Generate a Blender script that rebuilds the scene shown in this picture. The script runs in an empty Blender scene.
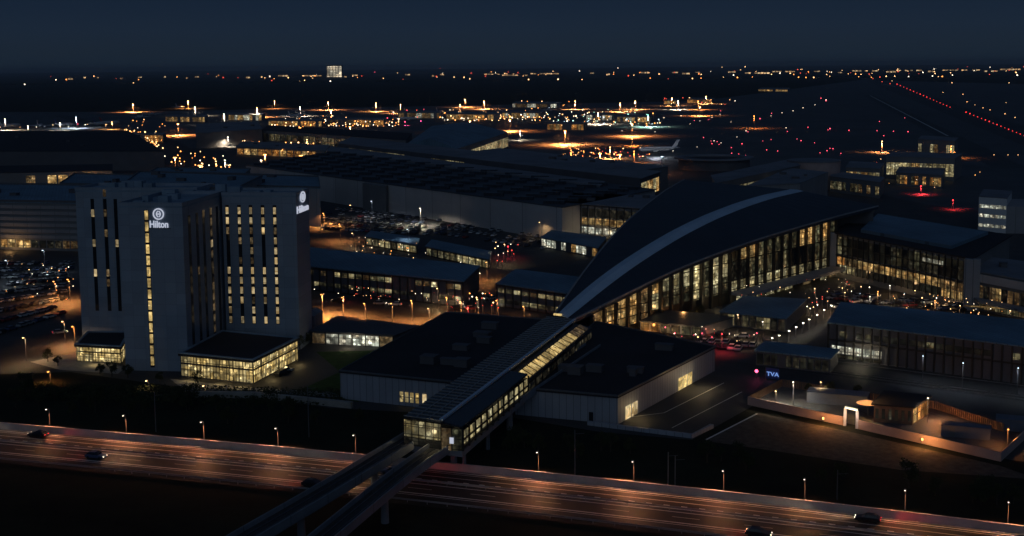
import bpy, bmesh, math, random
from mathutils import Vector, Matrix
rnd = random.Random(11)
S = bpy.context.scene
C = S.collection
R = math.radians
# ---------------------------------------------------------------- camera
F, PX, PY, HC, HOR = 1250.0, 512.0, 210.0, 81.0, 66.8
pit = math.atan((PY - HOR) / F); rol = R(0.5); HAZE = 6e-5
fw = Vector((0, math.cos(pit), -math.sin(pit)))
u0 = Vector((0, math.sin(pit), math.cos(pit))); r0 = Vector((1, 0, 0))
up = u0 * math.cos(rol) + r0 * math.sin(rol)
rt = r0 * math.cos(rol) - u0 * math.sin(rol)
cd = bpy.data.cameras.new('camera'); cam = bpy.data.objects.new('camera', cd); C.objects.link(cam)
M4 = Matrix((rt, up, -fw)).transposed().to_4x4(); M4.translation = (0, 0, HC)
cam.matrix_world = M4
cd.sensor_width = 36; cd.lens = F / 1024 * 36; cd.shift_y = -(268 - PY) / 1024
cd.clip_start = 1; cd.clip_end = 90000
S.camera = cam

def ray(px, py): return fw * F + rt * (px - PX) - up * (py - PY)
def G(px, py, z=0.0):
    """photo position of a point known to lie at height z -> plan position"""
    d = ray(px, py); t = (z - HC) / d.z
    return Vector((d.x * t, d.y * t))
def RV(px, py, A, B):
    """point on the upright plane through A-B seen at a photo position"""
    d = ray(px, py); e = B - A
    den = d.x * e.y - d.y * e.x
    t = (A.x * e.y - A.y * e.x) / den
    return Vector((d.x * t, d.y * t, HC + d.z * t))

# ---------------------------------------------------------------- materials
def nt(name):
    m = bpy.data.materials.new(name); m.use_nodes = True
    n = m.node_tree; n.nodes.clear()
    return m, n, n.nodes.new('ShaderNodeOutputMaterial')
def mat(name, col, rough=0.7, var=0.25, scale=0.3, metal=0.0, bump=0.0, lines=None, spec=0.4):
    m, n, out = nt(name)
    b = n.nodes.new('ShaderNodeBsdfPrincipled')
    b.inputs['Roughness'].default_value = rough; b.inputs['Metallic'].default_value = metal
    b.inputs['Specular IOR Level'].default_value = spec
    tc = n.nodes.new('ShaderNodeTexCoord')
    a = n.nodes.new('ShaderNodeTexNoise'); a.inputs['Scale'].default_value = scale; a.inputs['Detail'].default_value = 6
    a.inputs['Roughness'].default_value = 0.65
    n.links.new(tc.outputs['Object'], a.inputs['Vector'])
    r = n.nodes.new('ShaderNodeValToRGB')
    r.color_ramp.elements[0].position = 0.3; r.color_ramp.elements[1].position = 0.72
    r.color_ramp.elements[0].color = [c * (1 - var) for c in col] + [1]
    r.color_ramp.elements[1].color = [min(1, c * (1 + var)) for c in col] + [1]
    n.links.new(a.outputs['Fac'], r.inputs['Fac'])
    src = r.outputs['Color']
    if lines:      # panel joints: (width, height) of the panels, darker seam
        br = n.nodes.new('ShaderNodeTexBrick')
        br.offset = 0; br.inputs['Scale'].default_value = 1
        br.inputs['Brick Width'].default_value = lines[0]; br.inputs['Row Height'].default_value = lines[1]
        br.inputs['Mortar Size'].default_value = lines[2]; br.inputs['Mortar Smooth'].default_value = 0.3
        br.inputs['Color1'].default_value = (1, 1, 1, 1); br.inputs['Color2'].default_value = (0.86, 0.86, 0.86, 1)
        br.inputs['Mortar'].default_value = (0.45, 0.45, 0.45, 1)
        mp = n.nodes.new('ShaderNodeMapping')
        if len(lines) > 3: mp.inputs['Rotation'].default_value = lines[3]
        n.links.new(tc.outputs['Object'], mp.inputs['Vector']); n.links.new(mp.outputs['Vector'], br.inputs['Vector'])
        mx = n.nodes.new('ShaderNodeMix'); mx.data_type = 'RGBA'; mx.blend_type = 'MULTIPLY'
        mx.inputs['Factor'].default_value = 1
        n.links.new(src, mx.inputs['A']); n.links.new(br.outputs['Color'], mx.inputs['B']); src = mx.outputs['Result']
    n.links.new(src, b.inputs['Base Color'])
    if bump:
        bp = n.nodes.new('ShaderNodeBump'); bp.inputs['Strength'].default_value = bump; bp.inputs['Distance'].default_value = 0.3
        n.links.new(a.outputs['Fac'], bp.inputs['Height']); n.links.new(bp.outputs['Normal'], b.inputs['Normal'])
    n.links.new(b.outputs['BSDF'], out.inputs['Surface'])
    return m
def lit(name, c1, c2, s, scale=0.55, lo=0.15, rlo=0.35, bars=None):
    if bars is None: bars = any(q in name for q in ('glazing', 'lobby'))
    """a lit window: a room seen behind glass, brightness varies with the room and its furniture"""
    m, n, out = nt(name)
    tc = n.nodes.new('ShaderNodeTexCoord'); oi = n.nodes.new('ShaderNodeObjectInfo')
    v = n.nodes.new('ShaderNodeTexVoronoi'); v.distance = 'CHEBYCHEV'; v.inputs['Scale'].default_value = scale * 1.3
    a = n.nodes.new('ShaderNodeTexNoise'); a.inputs['Scale'].default_value = scale * 1.7; a.inputs['Detail'].default_value = 3
    for q in (a, v): n.links.new(tc.outputs['Object'], q.inputs['Vector'])
    a2 = n.nodes.new('ShaderNodeTexNoise'); a2.inputs['Scale'].default_value = scale * .22; a2.inputs['Detail'].default_value = 1; n.links.new(tc.outputs['Object'], a2.inputs['Vector'])
    m2 = n.nodes.new('ShaderNodeMapRange'); m2.inputs['From Min'].default_value = .35; m2.inputs['From Max'].default_value = .65; m2.inputs['To Min'].default_value = .4; m2.inputs['To Max'].default_value = 1.35; n.links.new(a2.outputs['Fac'], m2.inputs['Value'])
    sep = n.nodes.new('ShaderNodeSeparateColor'); n.links.new(v.outputs['Color'], sep.inputs['Color'])
    def mth(op, x, y):
        k = n.nodes.new('ShaderNodeMath'); k.operation = op
        for i, q in enumerate((x, y)):
            if isinstance(q, (int, float)): k.inputs[i].default_value = q
            else: n.links.new(q, k.inputs[i])
        return k.outputs[0]
    mr = n.nodes.new('ShaderNodeMapRange'); mr.inputs['From Min'].default_value = 0.38; mr.inputs['From Max'].default_value = 0.64
    mr.inputs['To Min'].default_value = lo; mr.inputs['To Max'].default_value = 1.0
    n.links.new(a.outputs['Fac'], mr.inputs['Value'])
    cell = mth('ADD', mth('MULTIPLY', sep.outputs[0], 0.8), 0.35)
    rr = mth('ADD', mth('MULTIPLY', oi.outputs['Random'], 1 - rlo), rlo)
    st = mth('MULTIPLY', mth('MULTIPLY', mr.outputs['Result'], cell), mth('MULTIPLY', mth('MULTIPLY', rr, m2.outputs['Result']), s))
    if bars:
        sx = n.nodes.new('ShaderNodeSeparateXYZ'); n.links.new(tc.outputs['Object'], sx.inputs[0])
        fz = mth('LESS_THAN', mth('FRACT', mth('DIVIDE', sx.outputs[2], 2.1), 0), .10); fx = mth('LESS_THAN', mth('FRACT', mth('DIVIDE', sx.outputs[0], 1.35), 0), .11)
        st = mth('MULTIPLY', st, mth('SUBTRACT', 1, mth('MULTIPLY', mth('MAXIMUM', fz, fx), .8)))
        vl = n.nodes.new('ShaderNodeTexVoronoi'); vl.inputs['Scale'].default_value = .55; n.links.new(tc.outputs['Object'], vl.inputs['Vector'])
        st = mth('MULTIPLY', st, mth('ADD', .8, mth('MULTIPLY', mth('LESS_THAN', vl.outputs['Distance'], .30), 1.6)))
    mx = n.nodes.new('ShaderNodeMix'); mx.data_type = 'RGBA'
    n.links.new(sep.outputs[1], mx.inputs['Factor']); mx.inputs['A'].default_value = (*c1, 1); mx.inputs['B'].default_value = (*c2, 1)
    b = n.nodes.new('ShaderNodeBsdfPrincipled'); b.inputs['Base Color'].default_value = (0.02, 0.022, 0.026, 1)
    b.inputs['Roughness'].default_value = 0.12
    n.links.new(mx.outputs['Result'], b.inputs['Emission Color']); n.links.new(st, b.inputs['Emission Strength'])
    n.links.new(b.outputs['BSDF'], out.inputs['Surface'])
    return m
def glow(name, c, s):
    m, n, out = nt(name)
    e = n.nodes.new('ShaderNodeEmission'); e.inputs['Color'].default_value = (*c, 1); e.inputs['Strength'].default_value = s
    n.links.new(e.outputs['Emission'], out.inputs['Surface']); return m

WARM, YEL, ORG, WHT = (1, .66, .27), (1, .80, .38), (1, .36, .08), (1, .93, .80)
M = dict(
 grass=mat('night_grass', (.020, .023, .014), 1, .5, .05, bump=.5, spec=.1),
 turf=mat('lawn', (.040, .085, .022), 1, .35, .4, spec=.1),
 asphalt=mat('asphalt', (.050, .050, .052), .75, .35, .08, bump=.15),
 apron=mat('apron_concrete', (.085, .09, .10), .7, .30, .012, lines=(14, 14, .25, (0, 0, R(-19)))),
 runway=mat('runway_asphalt', (.045, .047, .052), .7, .3, .02),
 road=mat('motorway_asphalt', (.029, .024, .023), .65, .30, .35, bump=.2),
 verge=mat('gravel_verge', (.085, .07, .055), .95, .5, .6, bump=.4),
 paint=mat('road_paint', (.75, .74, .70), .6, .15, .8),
 kerb=mat('kerb_concrete', (.30, .29, .27), .85, .2, .5),
 barrier=mat('barrier_concrete', (.55, .47, .43), .85, .2, .25),
 hotel=mat('hotel_panel', (.30, .36, .44), .6, .08, .09, lines=(3.05, 3.05, .025, (R(90), 0, 0))),
 hotelroof=mat('hotel_roof', (.22, .30, .38), .8, .35, .12),
 slot=mat('dark_slot_glass', (.018, .020, .026), .15, .3, .4),
 glass=mat('dark_window_glass', (.020, .024, .032), .08, .3, .4),
 blackroof=mat('bitumen_roof', (.022, .023, .030), .9, .30, .06),
 darkroof=mat('dark_metal_roof', (.050, .058, .075), .55, .25, .05, lines=(2.2, 60, .10, (0, 0, R(-20)))),
 t3roof=mat('wedge_roof_metal', (.036, .048, .068), .5, .18, .03, lines=(1.6, 90, .08, (0, 0, R(-33)))),
 t3strip=mat('pale_ridge_metal', (.50, .64, .78), .5, .12, .1),
 blueroof=mat('blue_grey_roof', (.15, .25, .34), .6, .30, .04, lines=(1.5, 40, .08, (0, 0, R(-19)))),
 greyroof=mat('grey_roof', (.20, .21, .24), .8, .30, .04),
 wall=mat('grey_wall', (.30, .30, .32), .7, .14, .06, lines=(6, 60, .10, (0, 0, R(-19)))),
 palewall=mat('pale_wall', (.50, .49, .50), .7, .14, .03, lines=(9, 60, .10, (0, 0, R(-17)))),
 darkwall=mat('dark_wall', (.10, .10, .115), .7, .2, .07),
 midwall=mat('mid_wall', (.19, .19, .20), .7, .2, .05),
 hallwall=mat('hall_cladding', (.34, .37, .44), .55, .10, .05, lines=(1.2, 60, .06, (0, 0, R(-25)))),
 steel=mat('painted_steel', (.13, .135, .15), .45, .2, .8, metal=.3),
 galv=mat('galvanised_steel', (.36, .36, .37), .45, .15, 1, metal=.5),
 bronze=mat('dark_mullion', (.030, .026, .024), .5, .2, .8),
 deck=mat('viaduct_concrete', (.24, .26, .30), .8, .22, .15, lines=(8, 60, .08, (0, 0, R(-20)))),
 ballast=mat('track_bed', (.04, .04, .045), .95, .4, .6, bump=.4),
 rail=mat('rail_steel', (.25, .25, .27), .35, .2, 1, metal=.8),
 solar=mat('dark_roof_glazing', (.035, .045, .062), .25, .25, .3, lines=(2.6, 2.6, .14, (0, 0, R(-19)))),
 pinkwall=mat('pink_plaster_wall', (.45, .33, .31), .85, .16, .2),
 timber=mat('timber_slats', (.20, .12, .08), .8, .25, .5),
 white=mat('white_paint', (.75, .75, .76), .35, .06, .2),
 tarp=mat('pale_tarpaulin', (.12, .14, .19), .6, .2, .3),
 red=mat('red_paint', (.35, .05, .06), .4, .1, .2),
 navy=mat('navy_paint', (.04, .06, .22), .4, .1, .2),
 tyre=mat('tyre_rubber', (.02, .02, .02), .9, .1, 2),
 bark=mat('tree_bark', (.05, .04, .03), .95, .3, 2),
 leaf=mat('tree_leaves', (.045, .055, .025), .9, .4, 1.5, spec=.1),
 leafd=mat('dark_leaves', (.026, .032, .018), .95, .4, 1.2, spec=.1),
 silver=mat('silver_car_paint', (.42, .43, .45), .3, .05, 1, metal=.4),
 black=mat('black_car_paint', (.02, .02, .024), .25, .05, 1),
 bluec=mat('blue_car_paint', (.05, .08, .17), .3, .05, 1),
 redc=mat('red_car_paint', (.25, .03, .03), .3, .05, 1),
 whitec=mat('white_car_paint', (.62, .62, .62), .3, .05, 1),
 L_room=lit('lit_room_window', (1, .66, .27), (1, .80, .45), 1.0, .5, .7, .3),
 L_dim=lit('dim_room_window', (1, .60, .25), (1, .75, .4), .22, .8, .3, .3),
 L_stair=lit('lit_stair_window', (1, .66, .22), (1, .74, .30), 1.05, .8, .6, .75),
 L_pod=lit('lobby_window', (1, .68, .22), (1, .80, .38), 1.35, .35, .4, .6),
 L_hall=lit('terminal_glazing', (1, .78, .34), (.95, .86, .50), .85, .3, .3, .55),
 L_halld=lit('dim_terminal_glazing', (1, .72, .32), (.8, .80, .45), .26, .3, .15, .2),
 L_warm=lit('warm_glazing', (1, .50, .14), (1, .70, .28), 1.05, .3, .25, .4),
 L_warmd=lit('dim_warm_glazing', (1, .52, .18), (1, .72, .34), .30, .3, .2, .3),
 L_orange=lit('orange_glazing', (1, .36, .07), (1, .50, .14), 1.1, .3, .2, .5),
 L_white=lit('white_glazing', (1, .90, .66), (.92, 1, .82), 1.5, .35, .2, .4),
 L_far=lit('far_window', (1, .74, .40), (1, .55, .22), 3.4, .03, .35, .3),
 L_dusk=lit('faint_glazing', (1, .78, .45), (.7, .72, .5), .055, .4, .1, .2),
 g_warm=glow('warm_lamp', (1, .58, .24), 8), g_org=glow('orange_lamp', (1, .38, .09), 7),
 g_white=glow('white_lamp', (1, .88, .70), 8), g_cool=glow('cool_lamp', (.70, .85, 1), 4),
 g_red=glow('red_lamp', (1, .04, .05), 6), g_redd=glow('dim_red_lamp', (1, .08, .06), 2), g_pink=glow('pink_lamp', (1, .10, .22), 4),
 s_warm=glow('small_warm_lamp', (1, .56, .24), 5.5), s_org=glow('small_orange_lamp', (1, .34, .08), 5.5), s_white=glow('small_white_lamp', (1, .84, .62), 5),
 s_cool=glow('small_cool_lamp', (.65, .85, 1), 3.2), s_red=glow('small_red_lamp', (1, .045, .05), 2.3), s_redd=glow('small_dull_red_lamp', (1, .10, .06), 2.6),
 s_pink=glow('small_pink_lamp', (1, .09, .16), 4.5), s_cyan=glow('small_green_lamp', (.5, 1, .75), 3), s_mag=glow('small_magenta_lamp', (1, .10, .35), 5), g_sign=glow('sign_light', (.78, .83, 1), .62), g_blue=glow('blue_sign_light', (.25, .45, 1), .7),
 g_cyan=glow('cyan_lamp', (.3, 1, .75), 6), g_strip=glow('strip_light', (1, .85, .55), 2.6),
 g_mag=glow('magenta_light', (1, .12, .35), 3),
)

# ---------------------------------------------------------------- mesh helpers
def root_of(o):
    while o.parent: o = o.parent
    return o
class MB:
    def __init__(s): s.v = []; s.f = []; s.mi = []
    def face(s, pts, mi=0):
        k = len(s.v); s.v += [Vector(p) for p in pts]; s.f.append(list(range(k, k + len(pts)))); s.mi.append(mi)
    def prism(s, poly, z0, z1, mi=0, ztop=None):
        n = len(poly); k = len(s.v)
        a = sum(poly[i][0] * poly[(i + 1) % n][1] - poly[(i + 1) % n][0] * poly[i][1] for i in range(n))
        if a < 0: poly = poly[::-1]
        s.v += [Vector((p[0], p[1], z0)) for p in poly] + [Vector((p[0], p[1], z1)) for p in poly]
        s.f.append([k + i for i in reversed(range(n))]); s.f.append([k + n + i for i in range(n)]); s.mi += [mi, mi]
        for i in range(n):
            j = (i + 1) % n
            s.f.append([k + i, k + j, k + n + j, k + n + i]); s.mi.append(mi)
        return s
    def hexa(s, b, t, mi=0):
        """box from 4 bottom and 4 top points"""
        k = len(s.v); s.v += [Vector(p) for p in b] + [Vector(p) for p in t]
        for q in ([3, 2, 1, 0], [4, 5, 6, 7], [0, 1, 5, 4], [1, 2, 6, 5], [2, 3, 7, 6], [3, 0, 4, 7]):
            s.f.append([k + i for i in q]); s.mi.append(mi)
        return s
    def box(s, c, d, rz=0.0, mi=0):
        cs, sn = math.cos(rz), math.sin(rz)
        def P(x, y): return (c[0] + x * cs - y * sn, c[1] + x * sn + y * cs)
        hx, hy = d[0] / 2, d[1] / 2
        return s.prism([P(-hx, -hy), P(hx, -hy), P(hx, hy), P(-hx, hy)], c[2], c[2] + d[2], mi)
    def bar(s, a, b, w, h, mi=0):
        """bar of width w, height h whose axis runs a->b"""
        a, b = Vector(a), Vector(b); d = (b - a).normalized()
        q = Vector((0, 0, 1)) if abs(d.z) < .95 else Vector((1, 0, 0))
        x = d.cross(q).normalized() * w / 2; y = x.cross(d).normalized() * h / 2
        return s.hexa([a - x - y, a + x - y, b + x - y, b - x - y], [a - x + y, a + x + y, b + x + y, b - x + y], mi)
    def cyl(s, a, b, r0, r1=None, n=8, mi=0):
        r1 = r0 if r1 is None else r1
        a, b = Vector(a), Vector(b); d = (b - a).normalized()
        q = Vector((0, 0, 1)) if abs(d.z) < .95 else Vector((1, 0, 0))
        x = d.cross(q).normalized(); y = d.cross(x).normalized(); k = len(s.v)
        for c, r in ((a, r0), (b, r1)):
            s.v += [c + (x * math.cos(6.2832 * i / n) + y * math.sin(6.2832 * i / n)) * r for i in range(n)]
        for i in range(n):
            j = (i + 1) % n; s.f.append([k + i, k + j, k + n + j, k + n + i]); s.mi.append(mi)
        s.f.append([k + i for i in reversed(range(n))]); s.f.append([k + n + i for i in range(n)]); s.mi += [mi, mi]
        return s
    def loft(s, rings, mi=0, cap=True):
        k = len(s.v); n = len(rings[0])
        for r in rings: s.v += [Vector(p) for p in r]
        for a in range(len(rings) - 1):
            for i in range(n):
                j = (i + 1) % n
                s.f.append([k + a * n + i, k + a * n + j, k + (a + 1) * n + j, k + (a + 1) * n + i]); s.mi.append(mi)
        if cap:
            s.f.append([k + i for i in range(n)][::-1]); s.f.append([k + (len(rings) - 1) * n + i for i in range(n)]); s.mi += [mi, mi]
        return s
    def build(s, name, m, parent=None, smooth=False):
        me = bpy.data.meshes.new(name)
        if parent is None:
            mn = [min(p[i] for p in s.v) for i in range(3)]; mxx = [max(p[i] for p in s.v) for i in range(2)]
            o0 = Vector(((mn[0] + mxx[0]) / 2, (mn[1] + mxx[1]) / 2, mn[2]))
        else: o0 = root_of(parent).location.copy()
        me.from_pydata([p - o0 for p in s.v], [], s.f)
        for q in (m if isinstance(m, (list, tuple)) else [m]): me.materials.append(q)
        for p, i in zip(me.polygons, s.mi): p.material_index = i; p.use_smooth = smooth
        bm = bmesh.new(); bm.from_mesh(me); bmesh.ops.recalc_face_normals(bm, faces=bm.faces); bm.to_mesh(me); bm.free()
        o = bpy.data.objects.new(name, me); C.objects.link(o)
        if parent is None: o.location = o0
        else: o.parent = parent
        return o
def tag(o, label=None, cat=None, group=None, kind=None):
    if label: o['label'] = label
    if cat: o['category'] = cat
    if group: o['group'] = group
    if kind: o['kind'] = kind
    return o
def empty(name, loc, label, cat, group=None):
    o = bpy.data.objects.new(name, None); C.objects.link(o)
    loc = tuple(loc); o.location = loc if len(loc) == 3 else (loc[0], loc[1], 0); o.empty_display_size = 1
    return tag(o, label, cat, group)
def children(o): return list(o.children)
def copy_tree(o, parent=None):
    c = o.copy(); C.objects.link(c)
    if parent: c.parent = parent
    for k in children(o): copy_tree(k, c)
    return c
def plight(parent, loc, power, col, rad=.4, spot=None):
    """the light given off by a lamp or lit front of the place, or added to brighten"""
    ld = bpy.data.lights.new('lamp_light', 'SPOT' if spot else 'POINT'); ld.energy = power; ld.color = col; ld.shadow_soft_size = rad
    o = bpy.data.objects.new('lamp_light', ld); C.objects.link(o); o.parent = parent
    o.location = Vector(loc) - root_of(parent).location
    if spot: ld.spot_size = spot[0]; ld.spot_blend = .6; o.rotation_euler = spot[1]
    return o
def sheet(name, pxs, m, z, world=False):
    b = MB(); pts = pxs if world else [G(*p) for p in pxs]
    n = len(pts); a = sum(pts[i][0] * pts[(i + 1) % n][1] - pts[(i + 1) % n][0] * pts[i][1] for i in range(n))
    if a < 0: pts = pts[::-1]
    b.face([(p[0], p[1], z) for p in pts])
    return tag(b.build(name, m), kind='structure')
def off(poly, d):
    """polyline moved sideways (positive = away from the camera side)"""
    out = []
    for i, p in enumerate(poly):
        a = poly[max(0, i - 1)]; b = poly[min(len(poly) - 1, i + 1)]
        t = (b - a).normalized(); out.append(p + Vector((-t.y, t.x)) * d)
    return out
def ribbon(b, poly, d0, d1, z, mi=0):
    A, B = off(poly, d0), off(poly, d1)
    for i in range(len(poly) - 1):
        b.face([(*A[i], z), (*A[i + 1], z), (*B[i + 1], z), (*B[i], z)], mi)
def walk(poly, step, start=0.0):
    acc = start; out = []
    for i in range(len(poly) - 1):
        a, b = poly[i], poly[i + 1]; L = (b - a).length; t = (b - a) / L
        while acc < L: out.append((a + t * acc, t)); acc += step
        acc -= L
    return out
ORD = ['first', 'second', 'third', 'fourth', 'fifth', 'sixth', 'seventh', 'eighth', 'ninth', 'tenth', 'eleventh', 'twelfth',
       'thirteenth', 'fourteenth', 'fifteenth', 'sixteenth', 'seventeenth', 'eighteenth', 'nineteenth', 'twentieth',
       'twenty-first', 'twenty-second', 'twenty-third', 'twenty-fourth', 'twenty-fifth', 'twenty-sixth', 'twenty-seventh', 'twenty-eighth',
       'twenty-ninth', 'thirtieth', 'thirty-first', 'thirty-second', 'thirty-third', 'thirty-fourth', 'thirty-fifth', 'thirty-sixth', 'thirty-seventh', 'thirty-eighth', 'thirty-ninth', 'fortieth', 'forty-first', 'forty-second', 'forty-third', 'forty-fourth', 'forty-fifth']

def row(root, A, B, z0, z1, n, pick, fill=.84, out=.10, name='window', a=0.0, b=1.0, th=.12):
    """n separate windows along the wall A->B (left to right seen from outside)"""
    A, B = Vector(A[:2]), Vector(B[:2]); t = (B - A); nrm = Vector((t.y, -t.x)).normalized()
    A2 = A + t * a; t2 = t * (b - a) / n
    for i in range(n):
        m = pick(i) if callable(pick) else pick
        if m is None: continue
        p = A2 + t2 * (i + (1 - fill) / 2); q = A2 + t2 * (i + (1 + fill) / 2)
        k = MB().prism([p + nrm * .02, q + nrm * .02, q + nrm * (out + .02), p + nrm * (out + .02)], z0, z1)
        k.build(name, m, root)
def frame(root, A, B, z0, z1, n, w=.25, out=.3, rails=(), m=None, a=0., b=1., name='facade_frame'):
    A, B = Vector(A[:2]), Vector(B[:2]); t = (B - A); nrm = Vector((t.y, -t.x)).normalized(); d = t.normalized()
    A2 = A + t * a; t2 = t * (b - a) / n; k = MB()
    for i in range(n + 1):
        p = A2 + t2 * i
        k.prism([p - d * w / 2 + nrm * .03, p + d * w / 2 + nrm * .03, p + d * w / 2 + nrm * out, p - d * w / 2 + nrm * out], z0, z1)
    e = A2 + t * (b - a)
    for z in rails:
        k.prism([A2 + nrm * .035, e + nrm * .035, e + nrm * (out - .05), A2 + nrm * (out - .05)], z, z + w)
    return k.build(name, m or M['bronze'], root)
def grow(poly, d):
    c = sum((Vector(p) for p in poly), Vector((0, 0))) / len(poly)
    return [Vector(p) + (Vector(p) - c).normalized() * d for p in poly]
def block(name, label, cat, foot, h, wall, roof, group=None, over=.4, slab=.35, z0=0.0, units=0, parapet=.0):
    c = sum(foot, Vector((0, 0))) / len(foot)
    r = empty(name, (c.x, c.y, 0), label, cat, group)
    MB().prism(foot, z0, h - slab).build('wall', wall, r)
    ro = MB().prism(grow(foot, over), h - slab + .003, h).build('roof', roof, r)
    if parapet:
        k = MB(); g = grow(foot, over); gi = grow(foot, over - .5); n = len(foot)
        for i in range(n):
            j = (i + 1) % n
            k.prism([g[i], g[j], gi[j], gi[i]], h + .003, h + parapet)
        k.build('parapet', M['steel'], ro)
    for i in range(units):
        u, v = rnd.uniform(.12, .88), rnd.uniform(.15, .85)
        if len(foot) == 4:
            p = foot[0].lerp(foot[1], u).lerp(foot[3].lerp(foot[2], u), v)
            sx, sy, sz = rnd.uniform(1.5, 5), rnd.uniform(1.5, 3.5), rnd.uniform(.8, 2.0)
            MB().box((p.x, p.y, h + .004), (sx, sy, sz), R(-19)).box((p.x, p.y, h + .004 + sz), (sx + .3, sy + .3, .12), R(-19)).build('vent_unit', M['darkwall'], ro)
    return r
def para(FL, FR, BL, h):
    a, b, c = G(*FL, h), G(*FR, h), G(*BL, h); return [a, b, b + c - a, c]
def chance(*mw):
    """random choice with weights: (material, weight) pairs"""
    def f(i=0):
        x = rnd.random() * sum(w for _, w in mw)
        for m_, w in mw:
            x -= w
            if x <= 0: return M[m_] if m_ else None
    return f

# ---------------------------------------------------------------- ground
g = MB(); g.face([(-40000, -300, 0), (40000, -300, 0), (40000, 60000, 0), (-40000, 60000, 0)])
tag(g.build('ground', M['grass']), kind='structure')
sheet('airport_pavement', [(-700, 395), (70, 372), (330, 408), (515, 418), (600, 432), (692, 440), (760, 402), (1010, 460), (1500, 520), (1500, 128), (560, 128), (-500, 135)], M['asphalt'], .02)
sheet('apron', [(-600, 137), (-600, 112), (120, 112), (700, 101), (800, 88), (860, 80), (1100, 86), (1600, 110), (1400, 260), (930, 205), (720, 160), (520, 160), (420, 140), (150, 150)], M['apron'], .04)
# runways and taxiways at the right
def strip(name, a, b, w, m, z):
    A, B = G(*a), G(*b); t = (B - A).normalized(); n = Vector((-t.y, t.x)) * w / 2
    return sheet(name, [A - n, B - n, B + n, A + n], m, z, True)
strip('runway', (860, 76.5), (1130, 172), 60, M['runway'], .06)
strip('taxiway', (868, 95), (1010, 168), 26, M['runway'], .064)
k = MB()
for a, b, w in (((870, 95.5), (948, 136), 1.7), ((884, 84), (896, 87), 3.0)):
    A, B = G(*a), G(*b); t = (B - A).normalized(); n = Vector((-t.y, t.x)) * w / 2
    k.face([(*(A - n), .09), (*(B - n), .09), (*(B + n), .09), (*(A + n), .09)])
for i in range(26):
    A = G(860, 76.5); B = G(1130, 172); t = (B - A).normalized(); n = Vector((-t.y, t.x))
    p = A + (B - A) * (i + .2) / 26; q = p + t * 30
    k.face([(*(p - n * .5), .09), (*(q - n * .5), .09), (*(q + n * .5), .09), (*(p + n * .5), .09)])
tag(k.build('runway_marking', M['paint']), kind='structure')
# lawns
sheet('lawn', [(340, 372), (316, 352), (400, 350), (430, 345), (440, 350), (358, 402), (300, 390)], M['turf'], .045)

# ---------------------------------------------------------------- motorway
Dp = [G(x, y) for x, y in ((-420, 401), (-200, 421), (0, 439.5), (256, 463), (512, 489), (768, 517.5), (1024, 549), (1300, 586))]
def dense(poly, step=12):
    out = []
    for i in range(len(poly) - 1):
        n = max(1, int((poly[i + 1] - poly[i]).length / step))
        for j in range(n):   # Catmull-Rom through the points
            p0 = poly[max(0, i - 1)]; p1 = poly[i]; p2 = poly[i + 1]; p3 = poly[min(len(poly) - 1, i + 2)]; t = j / n
            out.append(.5 * ((2 * p1) + (p2 - p0) * t + (2 * p0 - 5 * p1 + 4 * p2 - p3) * t * t + (3 * p1 - p0 - 3 * p2 + p3) * t ** 3))
    return out + [poly[-1]]
Dl = dense(Dp)
b = MB(); ribbon(b, Dl, -14, 9.0, .03); tag(b.build('road_verge', mat('dark_shoulder_gravel', (.024, .022, .018), .95, .5, .6, bump=.4)), kind='structure')
b = MB(); ribbon(b, Dl, -12.1, 6.2, .05); tag(b.build('motorway', M['road']), kind='structure')
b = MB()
for o_, w in ((5.6, .35), (4.7, .2), (2.4, .25), (-1.1, .25), (-2.7, .3), (-7.9, .4), (-8.8, .2), (-11.4, .4)): ribbon(b, Dl, o_ - w / 2, o_ + w / 2, .06)  # lane and edge lines, also painting in the light streaks of traffic
for p, t in walk(Dl, 3.32, 1.2):  # white dashes paint in the strobing light spots of passing vehicles
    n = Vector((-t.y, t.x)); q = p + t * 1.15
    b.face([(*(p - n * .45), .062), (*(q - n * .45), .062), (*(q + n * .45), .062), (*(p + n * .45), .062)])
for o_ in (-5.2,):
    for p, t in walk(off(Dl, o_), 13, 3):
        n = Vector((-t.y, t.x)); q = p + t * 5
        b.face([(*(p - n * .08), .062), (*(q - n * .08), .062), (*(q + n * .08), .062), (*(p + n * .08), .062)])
tag(b.build('lane_marking_and_light_streaks', M['paint']), kind='structure')
# far concrete barrier, near guardrail, kerb
def wall_line(name, poly, d, w, h, m, label, cat, z0=0):
    A, B = off(poly, d - w / 2), off(poly, d + w / 2); k = MB()
    k.loft([[(*A[i], z0), (*B[i], z0), (*B[i], h), (*A[i], h)] for i in range(len(poly))])
    return tag(k.build(name, m), label, cat)
wall_line('concrete_barrier', Dl, 7.0, .45, 1.55, M['barrier'], 'long pale concrete barrier along the far side of the motorway', 'barrier')
wall_line('motorway_kerb', Dl, 6.35, .3, .14, M['kerb'], None, None); bpy.data.objects['motorway_kerb']['kind'] = 'structure'
def guardrail(d, label):
    P = off(Dl, d); r = empty('guardrail', (*P[len(P) // 2], 0), label, 'guardrail')
    A, B = off(Dl, d - .05), off(Dl, d + .05)
    MB().loft([[(*A[i], .45), (*B[i], .45), (*B[i], .78), (*A[i], .78)] for i in range(len(P))]).build('rail', M['galv'], r)
    n = 0
    for p, t in walk(P[12:-6], 4):
        if n >= 90: break
        n += 1
        MB().box((p.x, p.y, 0), (.12, .16, .7)).build('post', M['galv'], r)
guardrail(-12.9, 'steel guardrail along the near edge of the motorway')
guardrail(-1.9, 'steel median guardrail between the two motorway carriageways')

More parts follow.
